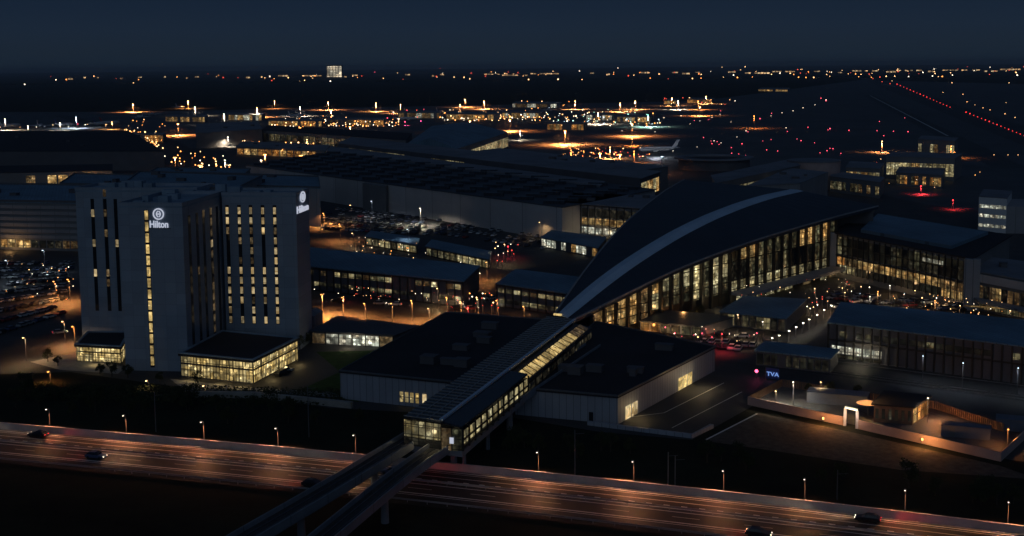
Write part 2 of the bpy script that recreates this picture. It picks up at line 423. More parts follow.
# motorway lamp posts
def lamp_post(name, loc, h, arm, dirv, label, group, head_m, power, col, rad=.2, head=(.9, .4), pole_m='galv', tilt=0):
    r = empty(name, (loc[0], loc[1], 0), label, 'street lamp', group)
    MB().cyl((loc[0], loc[1], 0), (loc[0], loc[1], h), .09, .05, 8).build('pole', M[pole_m], r)
    e = Vector((loc[0] + dirv[0] * arm, loc[1] + dirv[1] * arm))
    k = MB().bar((loc[0], loc[1], h - .05), (e.x, e.y, h + .12), .09, .09); k.build('arm', M[pole_m], r)
    hd = MB().box((e.x, e.y, h + .06), (head[0], head[1], .18), math.atan2(dirv[1], dirv[0])).build('lamp_housing', M[pole_m], r)
    MB().box((e.x, e.y, h - .12), (head[0] * .85, head[1] * .85, .17), math.atan2(dirv[1], dirv[0])).build('lamp', head_m, hd)
    if power: plight(r, (e.x, e.y, h - .3), power, col, rad, spot=(R(158), (-tilt, 0, math.atan2(dirv[1], dirv[0]) + math.pi / 2)))
    return r
heads = [(-36, 405), (42, 411), (120, 417), (197, 424), (269, 432), (349, 438), (531, 458), (628, 467), (719, 477), (801, 487), (903, 498), (1008, 511), (1110, 524)]
gl = mat('lamp_grey', (.30, .24, .20), .6, .1, 1)
g_mw = glow('motorway_lamp', (1, .78, .62), 2.6)
for i, (x, y) in enumerate(heads):
    p = G(x, y, 5.4)
    j = min(range(len(Dl)), key=lambda q: (Dl[q] - p).length); t = (Dl[min(j + 1, len(Dl) - 1)] - Dl[max(0, j - 1)]).normalized(); n = Vector((-t.y, t.x))
    dd = (p - Dl[j]).dot(n); p = p + n * (8.2 - dd)
    dv = -n
    lamp_post('motorway_lamp', (p.x, p.y), 5.4, 1.0, (dv.x, dv.y), 'slim motorway lamp post behind the barrier, ' + ORD[i] + ' from the left', 'lamp posts along the motorway', g_mw, 2300 if i in (0, 2, 3, 4, 6, 7) else 1500, (1, .40, .17), .15, head=(.36, .26), pole_m='darkwall', tilt=R(22))

# ---------------------------------------------------------------- cars
def car_parts(root, paint, L=4.4, Wd=1.8, lights=None, simple=False):
    prof = [(-L / 2, .35), (-L / 2, .85), (-L / 2 + .25, .95), (L / 2 - 1.25, .93), (L / 2 - .1, .75), (L / 2, .6), (L / 2, .35)]
    def loftx(pr, w0, w1=None):
        w1 = w1 or w0
        k = MB(); n = len(pr)
        k.loft([[(x, -w0 / 2, z) for x, z in pr], [(x, w0 / 2, z) for x, z in pr]]); return k
    body = loftx(prof, Wd)
    cab = [(-L / 2 + .35, .94), (-L / 2 + .85, 1.42), (L / 2 - 2.1, 1.45), (L / 2 - 1.3, .93)]
    cabk = MB(); cabk.hexa([(-L / 2 + .3, -Wd / 2 + .06, .94), (L / 2 - 1.25, -Wd / 2 + .06, .93), (L / 2 - 1.25, Wd / 2 - .06, .93), (-L / 2 + .3, Wd / 2 - .06, .94)],
                           [(-L / 2 + .85, -Wd / 2 + .25, 1.4), (L / 2 - 2.05, -Wd / 2 + .25, 1.42), (L / 2 - 2.05, Wd / 2 - .25, 1.42), (-L / 2 + .85, Wd / 2 - .25, 1.4)])
    rf = MB().hexa([(-L / 2 + .85, -Wd / 2 + .24, 1.403), (L / 2 - 2.05, -Wd / 2 + .24, 1.423), (L / 2 - 2.05, Wd / 2 - .24, 1.423), (-L / 2 + .85, Wd / 2 - .24, 1.403)],
                   [(-L / 2 + .95, -Wd / 2 + .3, 1.46), (L / 2 - 2.15, -Wd / 2 + .3, 1.48), (L / 2 - 2.15, Wd / 2 - .3, 1.48), (-L / 2 + .95, Wd / 2 - .3, 1.46)])
    wh = [(x, y) for x in (-L / 2 + .8, L / 2 - .85) for y in (-Wd / 2 + .08, Wd / 2 - .08)]
    if simple:
        allb = MB()
        for src, mi in ((body, 0), (cabk, 1), (rf, 0)):
            k0 = len(allb.v); allb.v += src.v; allb.f += [[i + k0 for i in f] for f in src.f]; allb.mi += [mi] * len(src.f)
        for x, y in wh: allb.cyl((x, y - .11, .33), (x, y + .11, .33), .33, n=10, mi=2)
        return allb
    body.build('body', paint, root); cabk.build('side_windows', M['glass'], root); rf.build('car_roof', paint, root)
    for x, y in wh: MB().cyl((x, y - .11, .33), (x, y + .11, .33), .33, n=10).build('wheel', M['tyre'], root)
    for y in (-Wd / 2 + .3, Wd / 2 - .3):
        MB().box((L / 2 - .02, y, .58), (.14, .26, .13)).build('headlight', M['s_white'] if lights else M['glass'], root)
        MB().box((-L / 2 + .02, y, .68), (.14, .26, .12)).build('tail_light', M['s_red'] if lights else M['red'], root)
cars_far = {}
for cn, mm in (('silver', 'silver'), ('black', 'black'), ('blue', 'bluec'), ('white', 'whitec'), ('red', 'redc')):
    cars_far[cn] = (car_parts(None, None, simple=True), M[mm])
_carmesh = {}
def parked(p, rz, cn, where, group):
    nm = 'parked_car'
    if cn not in _carmesh:
        o = cars_far[cn][0].build(nm, [cars_far[cn][1], M['glass'], M['tyre']]); _carmesh[cn] = o.data
    else:
        o = bpy.data.objects.new(nm, _carmesh[cn]); C.objects.link(o)
    o.location = (p[0], p[1], .06); o.rotation_euler = (0, 0, rz)
    return tag(o, cn + ' ' + where, 'car', group)
_drv = {}
def driving(p, t, cn, label, group, z=.07, lightpow=220):
    key = cn
    if key not in _drv:
        r = empty('car', (0, 0, 0), label, 'car', group); car_parts(r, M[{'silver': 'silver', 'black': 'black', 'blue': 'bluec', 'white': 'whitec', 'red': 'redc'}[cn]], lights=True)
        _drv[key] = r
    else: r = copy_tree(_drv[key])
    r.location = (p[0], p[1], z); r.rotation_euler = (0, 0, math.atan2(t[1], t[0])); r['label'] = label; r['group'] = group
    return r
grp = 'cars driving on the motorway'
spec = [(3.9, -1, 62, 'black', 'far lane'), (1.4, -1, 148, 'blue', 'inner far lane'), (3.9, -1, 240, 'black', 'far lane'),
        (-6.2, 1, 84, 'blue', 'inner near lane'), (-9.9, 1, 136, 'black', 'nearest lane'), (-9.6, 1, 222, 'black', 'nearest lane'), (-6.2, 1, 262, 'blue', 'inner near lane'), (3.9, -1, 306, 'red', 'far lane')]
cnt = {}
P0 = min(range(len(Dl)), key=lambda q: (Dl[q] - G(0, 439.5)).length)
for o_, sg, s, cn, lane in sorted(spec, key=lambda q: q[2]):
    P = off(Dl, o_)[P0:]
    w = walk(P, 9999, s - 55)
    if not w: continue
    p, t = w[0]; cnt[lane] = cnt.get(lane, 0) + 1
    c = driving(p, t * sg, cn, '%s car on the motorway in the %s, %s from the left' % (cn, lane, ORD[cnt[lane] - 1]), grp)
    ang = math.atan2(t.y * sg, t.x * sg)
    e = plight(c, (0, 0, 0), 1300, (1, .85, .62) , .12, spot=(R(46), (R(82), 0, R(-90))))
    e.location = (2.4, 0, .75)
    e = plight(c, (0, 0, 0), 220, (1, .06, .04), .12, spot=(R(120), (R(75), 0, R(90)))); e.location = (-2.5, 0, .9)

# ---------------------------------------------------------------- metro viaducts and station
ZD = 6.5
def viaduct(pts, w, label, piers):
    """pts = outer-left line; deck extends w to its right"""
    c = pts[len(pts) // 2]; r = empty('metro_viaduct', (c.x, c.y, 0), label, 'viaduct')
    P = dense(pts, 8)
    def prof(i, o0, o1, z0, z1):
        A, B = off(P, o0)[i], off(P, o1)[i]; return [(*A, z0), (*B, z0), (*B, z1), (*A, z1)]
    n = range(len(P))
    MB().loft([prof(i, -w * .28, -w * .72, ZD - 2.0, ZD - 1.0) for i in n]).build('girder', M['deck'], r)
    MB().loft([prof(i, 0, -w, ZD - .99, ZD - .45) for i in n]).build('deck_slab', M['deck'], r)
    MB().loft([prof(i, -.28, -w + .28, ZD - .445, ZD - .25) for i in n]).build('track_bed', M['ballast'], r)
    for o_ in (0, -w + .26):
        MB().loft([prof(i, o_, o_ - .26, ZD - .44, ZD + .62) for i in n]).build('parapet', M['deck'], r)
    for o_ in (-w / 2 + .72, -w / 2 - .72):
        MB().loft([prof(i, o_, o_ - .09, ZD - .24, ZD - .08) for i in n]).build('rail', M['rail'], r)
    for s in piers:
        q = walk(off(P, -w / 2), 99999, s)
        if q:
            p, t = q[0]; MB().cyl((p.x, p.y, 0), (p.x, p.y, ZD - 2.003), .75, .65, 14).build('pier', M['deck'], r)
    return r
# lines run from the camera side to the station
Rl = [G(315, 553, ZD + .6) * 1.0, G(415, 470, ZD + .6), G(466, 434, ZD + .6), G(514, 402, ZD + .6)]
e0 = (Rl[0] - Rl[1]).normalized(); Rl = [Rl[1] + e0 * 95, Rl[1] + e0 * 45] + Rl[1:]
dR = (Rl[-1] - Rl[-2]).normalized(); Rl.append(Rl[-1] + dR * 62)
Rl2 = off(Rl, 4.4)           # deck from its left edge
viaduct(Rl2, 4.4, 'right hand elevated metro track bridge crossing over the motorway', (30, 58, 86, 118, 148, 176))
Ll = [G(225, 536, ZD + .6), G(320, 482, ZD + .6), G(402, 433, ZD + .6)]
e0 = (Ll[0] - Ll[1]).normalized(); Ll = [Ll[0] + e0 * 60] + Ll
Ll.append(Ll[-1] + (Ll[-1] - Ll[-2]).normalized() * 8)
viaduct(Ll, 4.8, 'left hand elevated metro track bridge crossing over the motorway', (22, 50, 78, 104))
# station
zr = 12.0
A = G(404, 416, zr); Bm = G(441, 421, zr); Cc = G(462, 427, zr - 1.0)
D_ = G(592, 322, zr - 1.0); E_ = G(575, 320, zr); F_ = G(546, 317, zr)
st = empty('metro_station', ((A.x + D_.x) / 2, (A.y + D_.y) / 2, 0), 'long elevated metro station with dark glazed roof and bright end', 'station')
dv = (F_ - A).normalized()
def lerp3(a, b, t): return a.lerp(b, t)
MB().prism([A, Cc, D_, F_], ZD - 1.6, ZD - .4).build('platform_deck', M['deck'], st)
k = MB(); k.hexa([(*A, zr - .4), (*Bm, zr - .4), (*E_, zr - .4), (*F_, zr - .4)], [(*A, zr), (*Bm, zr), (*E_, zr), (*F_, zr)])
rf = k.build('station_roof', M['solar'], st)
ew = G(505, 374, zr); 
k = MB()
Mid = Bm.lerp(E_, .42); Cm = Cc.lerp(D_, .42)
k.hexa([(*(Bm + dv * 0), zr - .42), (*Cc, zr - 1.3), (*Cm, zr - 1.3), (*Mid, zr - .42)], [(*Bm, zr - .02), (*Cc, zr - .9), (*Cm, zr - .9), (*Mid, zr - .02)])
k.build('side_roof', M['solar'], rf)
k = MB()
n = 46
for i in range(n + 1):
    p = A.lerp(F_, i / n); q = Bm.lerp(E_, i / n)
    k.bar((*p, zr + .10), (*q, zr + .10), .22, .2)
for t in (.33, .66):
    k.bar((*A.lerp(Bm, t), zr + .10), (*F_.lerp(E_, t), zr + .10), .2, .18)
k.build('glazing_bars', M['galv'], rf)
MB().bar((*Bm, zr + .22), (*E_, zr + .22), .7, .42).build('ridge_gutter', M['t3strip'], rf)
# sloping lit skylights beside the ridge towards the terminal
n = 15
for i in range(n):
    t0, t1 = .43 + .55 * i / n, .43 + .55 * (i + .72) / n
    p0, p1, q0, q1 = Bm.lerp(E_, t0), Bm.lerp(E_, t1), Cc.lerp(D_, t0), Cc.lerp(D_, t1)
    p0, p1 = p0.lerp(q0, .45), p1.lerp(q1, .45); q0, q1 = p0.lerp(q0, .9), p1.lerp(q1, .9)
    MB().hexa([(*p0, zr - .9), (*q0, zr - 2.3), (*q1, zr - 2.3), (*p1, zr - .9)], [(*p0, zr - .75), (*q0, zr - 2.1), (*q1, zr - 2.1), (*p1, zr - .75)]).build('skylight', M['L_stair'] if i < 12 else M['L_dim'], rf)
k = MB().hexa([(*Mid, zr - 1.3), (*Cm, zr - 3.0), (*D_, zr - 3.0), (*E_, zr - 1.3)], [(*Mid, zr - .95), (*Cm, zr - 2.5), (*D_, zr - 2.5), (*E_, zr - .95)])
k.build('lower_side_roof', M['darkroof'], rf)
# glazed front
row(st, A, Bm, ZD + 1.5, zr - .7, 5, M['L_hall'], fill=.94)
row(st, A, Bm, ZD - .3, ZD + 1.3, 5, M['L_dusk'], fill=.94)
frame(st, A, Bm, ZD - .3, zr - .5, 5, .14, .2, (ZD + .6, zr - 1.9))
row(st, Bm, Cc, ZD - .3, zr - 1.4, 2, lambda i: M['L_dim'] if i == 0 else M['L_halld'], fill=.9)
frame(st, Bm, Cc, ZD - .3, zr - 1.4, 2, .14, .2, (ZD + .6,))
q = Bm.lerp(Cc, .5); MB().box((q.x, q.y - .5, ZD + 1.2), (.8, .15, 1.2), R(-19)).build('lit_display', M['g_sign'], st)
row(st, Cc, Cm, ZD + .9, zr - 2.0, 12, M['L_hall'], fill=.74, out=.1)
row(st, Cm, D_, ZD + .3, zr - 3.4, 10, lambda i: M['L_dusk'], fill=.8)
frame(st, Cc, Cm, ZD - .3, zr - 1.4, 12, .35, .35, (ZD + 1.7, ZD + .1))
row(st, F_, A, ZD + .3, zr - .6, 24, lambda i: M['L_dusk'], fill=.8)
MB().prism([A.lerp(Bm, .03), Cc.lerp(Bm, .03), Cc.lerp(D_, .98), A.lerp(F_, .98)], ZD - .395, ZD - .25).build('platform', M['kerb'], st)
plight(st, (*((A + Cc) / 2 - dv * 1.5), ZD + 3), 160, (1, .78, .42), .5)
for i in range(7):
    p = A.lerp(F_, (i + .4) / 7).lerp(Cc.lerp(D_, (i + .4) / 7), .85)
    MB().cyl((p.x, p.y, 0), (p.x, p.y, ZD - 1.603), .45, .4, 12).build('column', M['deck'], st)

# ---------------------------------------------------------------- hotel
th = R(7)
U = Vector((math.cos(th), -math.sin(th))); V = Vector((math.sin(th), math.cos(th)))
Bc = G(182, 206, 45)
def Hc(px, depth_v):
    """u of the point on the line v=depth_v that shows at column px"""
    d = ray(px, 206); 
    # solve (Bc + U*u + V*v) parallel to d
    a = Bc + V * depth_v; return (a.x * d.y - a.y * d.x) / -(U.x * d.y - U.y * d.x)
def hp(u, v): return Bc + U * u + V * v
hotel = empty('hotel', (*hp(-5, 20), 0), 'tall pale hotel tower with three slabs, lit window columns and two roof signs', 'hotel')
uF = Hc(118.5, 0)
HT = 45.0
blocks = {'c': (uF, 0, 0, 31), 'l': (Hc(76, 41), uF + 6, 41, 56), 'r': (.8, Hc(296, 28), 28, 41), 'k': (uF + 2.5, 6, 30.9, 52)}
for key, (ua, ub, va, vb) in blocks.items():
    h = HT if key != 'k' else HT - .8
    f = [hp(ua, va), hp(ub, va), hp(ub, vb), hp(ua, vb)]
    w = MB().prism(f, 0, h - .5).build('wall', M['hotel'] if key != 'k' else M['darkwall'], hotel)
    ro = MB().prism(grow(f, .12), h - .497, h).build('roof', M['hotelroof'], hotel)
    k = MB(); g_, gi = grow(f, .15), grow(f, -.35)
    for i in range(4): k.prism([g_[i], g_[(i + 1) % 4], gi[(i + 1) % 4], gi[i]], h + .003, h + .9)
    k.build('parapet', M['hotel'] if key != 'k' else M['steel'], ro)
    for _ in range(5):
        uu, vv = rnd.uniform(ua + 2.5, ub - 2.5), rnd.uniform(va + 2.5, vb - 2.5); p = hp(uu, vv)
        MB().box((p.x, p.y, h + .003), (rnd.uniform(1.5, 4), rnd.uniform(1.5, 3.5), rnd.uniform(.8, 2.2)), -th).build('roof_unit', M['hotelroof'], ro)
def hwin(pa, pb, z0, z1, m, out=.1, name='window'):
    t = pb - pa; nr = Vector((t.y, -t.x)).normalized()
    return MB().prism([pa + nr * .01, pb + nr * .01, pb + nr * out, pa + nr * out], z0, z1).build(name, m, hotel)
FH = 3.05
# stair column on the front slab
uc = Hc(146, 0); a_, b_ = hp(uc - .6, 0), hp(uc + .6, 0)
hwin(a_, b_, 1.0, 43.9, M['slot'], .05, 'window_strip')
for i in range(14): hwin(a_.lerp(b_, .12), b_.lerp(a_, .12), 1.6 + i * FH, 1.6 + i * FH + 2.45, M['L_stair'], .12)
# side face slots of the front slab
E0, E1 = hp(0, 0), hp(0, 31)
for j, t in enumerate((.12, .30, .46, .64, .80)):
    p, q = E0.lerp(E1, t), E0.lerp(E1, t + .055)
    hwin(p, q, 3, 42.0, M['slot'], .06, 'window_strip')
    for i in range(13):
        if j == 3 and i != 6 or rnd.random() < .04: hwin(p.lerp(q, .1), q.lerp(p, .1), 3.6 + i * FH, 5.6 + i * FH, M['L_dim'] if not (j == 3 and i == 9) else M['L_room'], .14)
# left wing slots
ul0, ul1 = blocks['l'][0], blocks['l'][1]
for j, (px, litrows) in enumerate(((92.5, (11, 8, 5)), (105, ()), (115.5, (8,)))):
    uu = Hc(px, 41)
    pass
    p, q = hp(uu - .55, 41), hp(uu + .55, 41)
    hwin(p, q, 8, 42.4, M['slot'], .06, 'window_strip')
    for i in range(14):
        if i in litrows: hwin(p.lerp(q, .1), q.lerp(p, .1), 3.4 + i * FH, 5.6 + i * FH, M['L_room'], .14)
        elif i > 3 and j == 1 and rnd.random() < .5: hwin(p.lerp(q, .1), q.lerp(p, .1), 3.4 + i * FH, 5.6 + i * FH, M['L_dim'], .14)
# right wing window grid
pat = ['11111', '11111', '21212', '02201', '00101', '02201', '11111', '11111', '11111', '11211', '10101', '11111']
for j, px in enumerate((227, 239, 250.5, 262.5, 274.5)):
    uu = Hc(px, 28); p, q = hp(uu - .52, 28), hp(uu + .52, 28)
    hwin(p, q, 7.5, 42.2, M['slot'], .06, 'window_strip')
    for i in range(12):
        m_ = {'1': 'L_room', '2': 'L_dim', '0': 'glass'}[pat[i][j]]
        z = 41.6 - 2.0 - i * 2.9
        hwin(p.lerp(q, .12), q.lerp(p, .12), z, z + 1.95, M[m_], .14)
# lit signs: round emblem above the name
def text_mesh(body, size, depth, m, parent, origin, xdir, stretch=1.0):
    cu = bpy.data.curves.new('lettering', 'FONT'); cu.body = body; cu.size = size; cu.extrude = depth; cu.align_x = 'CENTER'
    cu.offset = size * .012
    o = bpy.data.objects.new('tmp', cu); C.objects.link(o); bpy.context.view_layer.update()
    me = bpy.data.meshes.new_from_object(o.evaluated_get(bpy.context.evaluated_depsgraph_get())); bpy.data.objects.remove(o)
    x = Vector((xdir.x, xdir.y, 0)).normalized(); nrm = Vector((x.y, -x.x, 0)); base = root_of(parent).location
    for v in me.vertices:
        v.co = Vector(origin) + x * v.co.x * stretch + Vector((0, 0, 1)) * v.co.y + nrm * v.co.z - base
    me.materials.clear(); me.materials.append(m); me.name = 'lettering'
    t = bpy.data.objects.new('lettering', me); C.objects.link(t); t.parent = parent; return t
def emblem(parent, c, xdir, r, m, stretch=1.0):
    x = Vector((xdir.x, xdir.y, 0)).normalized(); nrm = Vector((x.y, -x.x, 0)); c = Vector(c)
    def P(a, rr, d): return c + x * math.cos(a) * rr * stretch + Vector((0, 0, math.sin(a) * rr)) + nrm * d
    k = MB(); N = 32
    k.loft([[P(6.2832 * i / N, r, 0), P(6.2832 * i / N, r * .80, 0), P(6.2832 * i / N, r * .80, .2), P(6.2832 * i / N, r, .2)] for i in range(N + 1)], cap=False)
    # curved stems of the emblem
    for sx in (-1, 1):
        pts = [P(math.pi / 2, 0, 0) + x * sx * (.16 + .22 * math.cos(t * 1.9)) * r * stretch + Vector((0, 0, t * .52 * r)) for t in (-1, -.6, -.2, .2, .6, 1)]
        for a, b_ in zip(pts, pts[1:]): k.bar(a + nrm * .1, b_ + nrm * .1, .18 * r, .2)
    k.bar(P(0, 0, .1) - x * .35 * r * stretch, P(0, 0, .1) + x * .35 * r * stretch, .2, .18 * r)
    return k.build('emblem', m, parent)
sg = MB().box((0, 0, 0), (.01, .01, .01))
us = Hc(159, 0)
c = hp(us, -.15); zc = 81 - 0
pt = RV(159, 227.5, hp(-20, -.15), hp(0, -.15))
s1 = MB().prism([hp(us - 3.1, -.02), hp(us + 3.1, -.02), hp(us + 3.1, -.12), hp(us - 3.1, -.12)], pt.z - .4, pt.z - .2).build('sign', M['steel'], hotel)
text_mesh('Hilton', 2.6, .12, M['g_sign'], s1, (pt.x, pt.y, pt.z), U, .80)
pe = RV(158.5, 214, hp(-20, -.15), hp(0, -.15)); emblem(s1, (pe.x, pe.y, pe.z), U, 1.55, M['g_sign'])
ue = blocks['r'][1]
pc = hp(ue, 34.0) + U * .2
s2 = MB().prism([hp(ue + .02, 29.5), hp(ue + .02, 38), hp(ue + .12, 38), hp(ue + .12, 29.5)], 39.3, 39.5).build('sign', M['steel'], hotel)
text_mesh('Hilton', 2.9, .12, M['g_sign'], s2, (pc.x, pc.y, 39.7), V, 1.6)
emblem(s2, (pc.x, pc.y, 44.0), V, 1.6, M['g_sign'], 1.6)
# podiums
def podium(FL, FR, BR, BL, h, label, n1, n2):
    a, b_, c_, d_ = [G(*q, h) for q in (FL, FR, BR, BL)]
    r = empty('hotel_podium', ((a + c_) / 2).to_tuple(), label, 'pavilion')
    foot = [a, b_, c_, d_]
    MB().prism(grow(foot, -.5), 0, h - .9).build('wall', M['darkwall'], r)
    ro = MB().prism(grow(foot, .3), h - .9 + .003, h - .25).build('roof', M['blackroof'], r)
    k = MB(); g_, gi = grow(foot, .3), grow(foot, -1.0)
    for i in range(4): k.prism([g_[i], g_[(i + 1) % 4], gi[(i + 1) % 4], gi[i]], h - .247, h)
    k.build('roof_edge', M['hotelroof'], ro)
    fi = grow(foot, -.5)
    for (p, q, n) in ((fi[0], fi[1], n1), (fi[1], fi[2], n2)):
        if n == 0: continue
        row(r, p, q, .35, h * .52, n, M['L_pod'], fill=.9)
        row(r, p, q, h * .60, h - 1.05, n, M['L_pod'], fill=.9)
        frame(r, p, q, .1, h - .9, n * 2, .12, .22, (h * .53, h * .28))
    return r, foot
pr, pf = podium((179, 352.5), (253, 359.5), (298.5, 337), (222, 330), 6.6, 'two storey glass hotel pavilion with dark flat roof, brightly lit', 11, 14)
for (t, o_) in ((.2, 2.5), (.6, 2.5), (.9, 3)):
    p = pf[0].lerp(pf[1], t) - V * o_; plight(pr, (p.x, p.y, 1.5), 130, (1, .72, .3), .5)
for t in (.2, .5, .8):
    p = pf[1].lerp(pf[2], t) + U * 2.5; plight(pr, (p.x, p.y, 1.5), 130, (1, .72, .3), .5)
pl, pf2 = podium((75, 343.5), (121, 346), (130, 331), (88, 331), 5.2, 'small glass hotel annex at the foot of the left slab, brightly lit', 7, 3)
p = pf2[0].lerp(pf2[1], .5) - V * 3; plight(pl, (p.x, p.y, 1.5), 110, (1, .72, .3), .5)
# terrace walls in front of the hotel
def px_wall(name, pts, h, w, m, label, cat):
    P = [G(*q, h) for q in pts]; A, B = off(P, -w / 2), off(P, w / 2)
    return tag(MB().loft([[(*A[i], 0), (*B[i], 0), (*B[i], h), (*A[i], h)] for i in range(len(P))]).build(name, m), label, cat)
px_wall('terrace_wall', [(184, 391), (255, 392), (352, 402)], 1.5, 1.2, M['kerb'], 'low pale retaining wall in front of the glass hotel pavilion', 'wall')
sheet('terrace', [(170, 379), (252, 388), (330, 392), (345, 398), (250, 391), (184, 390)], M['kerb'], .05)
sheet('hotel_forecourt', [(30, 362), (78, 352), (125, 368), (118, 374), (60, 370)], M['kerb'], .05)
px_wall('low_wall', [(588, 421), (692, 434), (712, 424)], .9, .8, M['hallwall'], 'low pale wall round the yard in front of the flat right hall', 'wall')

# ---------------------------------------------------------------- flat halls
lh = para((340, 371), (455, 382.5), (447, 312.5), 7.0)
b1 = block('exhibition_hall', 'black flat roofed hall left of the metro station', 'hall', lh, 7.0, M['hallwall'], M['blackroof'], parapet=.35, units=7)
row(b1, lh[0], lh[1], 1.0, 3.4, 4, lambda i: M['L_pod'], fill=.6, a=.52, b=.70)
row(b1, lh[0], lh[1], 1.0, 3.4, 1, lambda i: M['L_room'], fill=.8, a=.72, b=.76)
rh = [G(*q, 6.5) for q in ((515, 387.5), (618, 396.5), (715, 347), (596, 322))]
b2 = block('exhibition_hall', 'black flat roofed hall right of the metro station with lit side doors', 'hall', rh, 6.5, M['hallwall'], M['blackroof'], parapet=.35, units=6)
q = G(562, 350, 6.5); MB().box((q.x, q.y, 6.504), (6, 4, 2.4), R(-22)).build('plant_room', M['hallwall'], b2)
row(b2, rh[1], rh[2], .15, 3.2, 3, lambda i: M['L_stair'], fill=.85, a=.58, b=.735, name='door')
row(b2, rh[1], rh[2], .15, 3.2, 2, lambda i: M['L_room'], fill=.8, a=.06, b=.18, name='door')
row(b2, rh[0], rh[1], .1, 2.3, 1, lambda i: M['glass'], fill=.8, a=.72, b=.77, name='door')
p = rh[1].lerp(rh[2], .66) + Vector((4, -2.5)); plight(b2, (p.x, p.y, 3), 420, (1, .75, .4), .4)
p = rh[1].lerp(rh[2], .12) + Vector((2, -2)); plight(b2, (p.x, p.y, 2.5), 160, (1, .7, .3), .4)
p = pf2[0]
# yard lines
k = MB()
for a, b_ in (((632, 417), (664, 413)), ((664, 413), (724, 383)), ((672, 428), (742, 392))):
    A_, B_ = G(*a), G(*b_); t = (B_ - A_).normalized(); n = Vector((-t.y, t.x)) * .12
    k.face([(*(A_ - n), .05), (*(B_ - n), .05), (*(B_ + n), .05), (*(A_ + n), .05)])
tag(k.build('yard_marking', M['paint']), kind='structure')
# small glass pavilion
sp = [G(*q, 4.0) for q in ((312, 330.5), (393, 334.5), (417, 325.5), (338, 316))]
b3 = block('glass_pavilion', 'low glass pavilion with dark overhanging roof between hotel and flat hall', 'pavilion', sp, 4.0, M['midwall'], M['darkroof'], over=1.0)
row(b3, sp[0], sp[1], .3, 3.2, 6, lambda i: M['L_white'] if i in (1, 2, 3, 4) else M['L_dim'], fill=.93)
frame(b3, sp[0], sp[1], 0, 3.5, 6, .25, .3)
lv = MB().prism([G(*q) for q in ((306, 332), (314, 336), (323, 330), (316, 326))], 0, 6).build('stair_block', M['wall'], b3)
p = sp[0].lerp(sp[1], .5) + Vector((-1, -4)); plight(b3, (p.x, p.y, 2.5), 260, (1, .8, .5), .5)

# ---------------------------------------------------------------- wedge terminal
LA, LB = G(555, 314, 8), G(684, 180, 32)
SA, SB = G(561, 316, 8.2), G(797, 190, 29.4)
RA, RB = G(573, 320, 7.7), G(878, 206, 24)
Lp = [(555, 314), (577, 281), (600, 251), (624, 224), (647.5, 204), (666, 190), (684, 180)]
Sp = [(561, 316), (586, 294), (614, 272), (641, 254), (674, 234), (708, 217), (741.5, 204), (768, 196), (797, 190)]
Rp = [(573, 320), (624, 295), (674, 270.5), (721, 252), (768, 236), (815, 222.5), (840, 215.5), (878, 206)]
def curve3(pxs, A, B, N):
    P = [RV(x, y, A, B) for x, y in pxs]; L = (B - A).length
    T = [((p.xy - A).dot(B - A)) / L / L for p in P]
    out = []
    for i in range(N + 1):
        t = i / N
        j = max(0, min(len(T) - 2, sum(1 for q in T if q <= t) - 1))
        f = (t - T[j]) / (T[j + 1] - T[j]); out.append(P[j].lerp(P[j + 1], f))
    for _ in range(2):
        out = [out[0]] + [(out[i - 1] + out[i] * 2 + out[i + 1]) / 4 for i in range(1, N)] + [out[-1]]
    return out
N = 30
Lc, Sc, Rc = curve3(Lp, LA, LB, N), curve3(Sp, SA, SB, N), curve3(Rp, RA, RB, N)
t3 = empty('terminal_building', (*((LA + RB) / 2), 0), 'huge wedge shaped terminal with dark curved roof, pale ridge stripe and tall lit glass front', 'terminal')
k = MB(); dz = Vector((0, 0, 1.3))
k.loft([[Lc[i] - dz, Lc[i], Sc[i], Rc[i], Rc[i] - dz, Sc[i] - dz] for i in range(N + 1)])
rf = k.build('roof', M['t3roof'], t3)
k = MB(); w3 = 2.7
def sidev(i): return (Rc[i] - Lc[i]).normalized()
rings = []
for i in range(N + 1):
    l = (Lc[i] - Sc[i]).normalized(); r_ = (Rc[i] - Sc[i]).normalized(); e = Vector((0, 0, .12))
    rings.append([Sc[i] + l * w3 + e * .2, Sc[i] + l * w3 + e, Sc[i] + e * 1.6, Sc[i] + r_ * w3 + e, Sc[i] + r_ * w3 + e * .2, Sc[i] + e * .3])
k.loft(rings); k.build('ridge_strip', M['t3strip'], rf)
for cc in (Lc, Rc):
    e = Vector((0, 0, .25)); s_ = Vector((.3, 0, 0))
    MB().loft([[p - s_ - e, p + s_ - e, p + s_ + e, p - s_ + e] for p in cc]).build('eave_trim', M['wall'], rf)
q = RV(557, 317.5, LA, RA); MB().box((SA.x - 1, SA.y - 1, 8.6), (2.4, .8, .5), R(-30)).build('nose_light', M['L_stair'], t3)
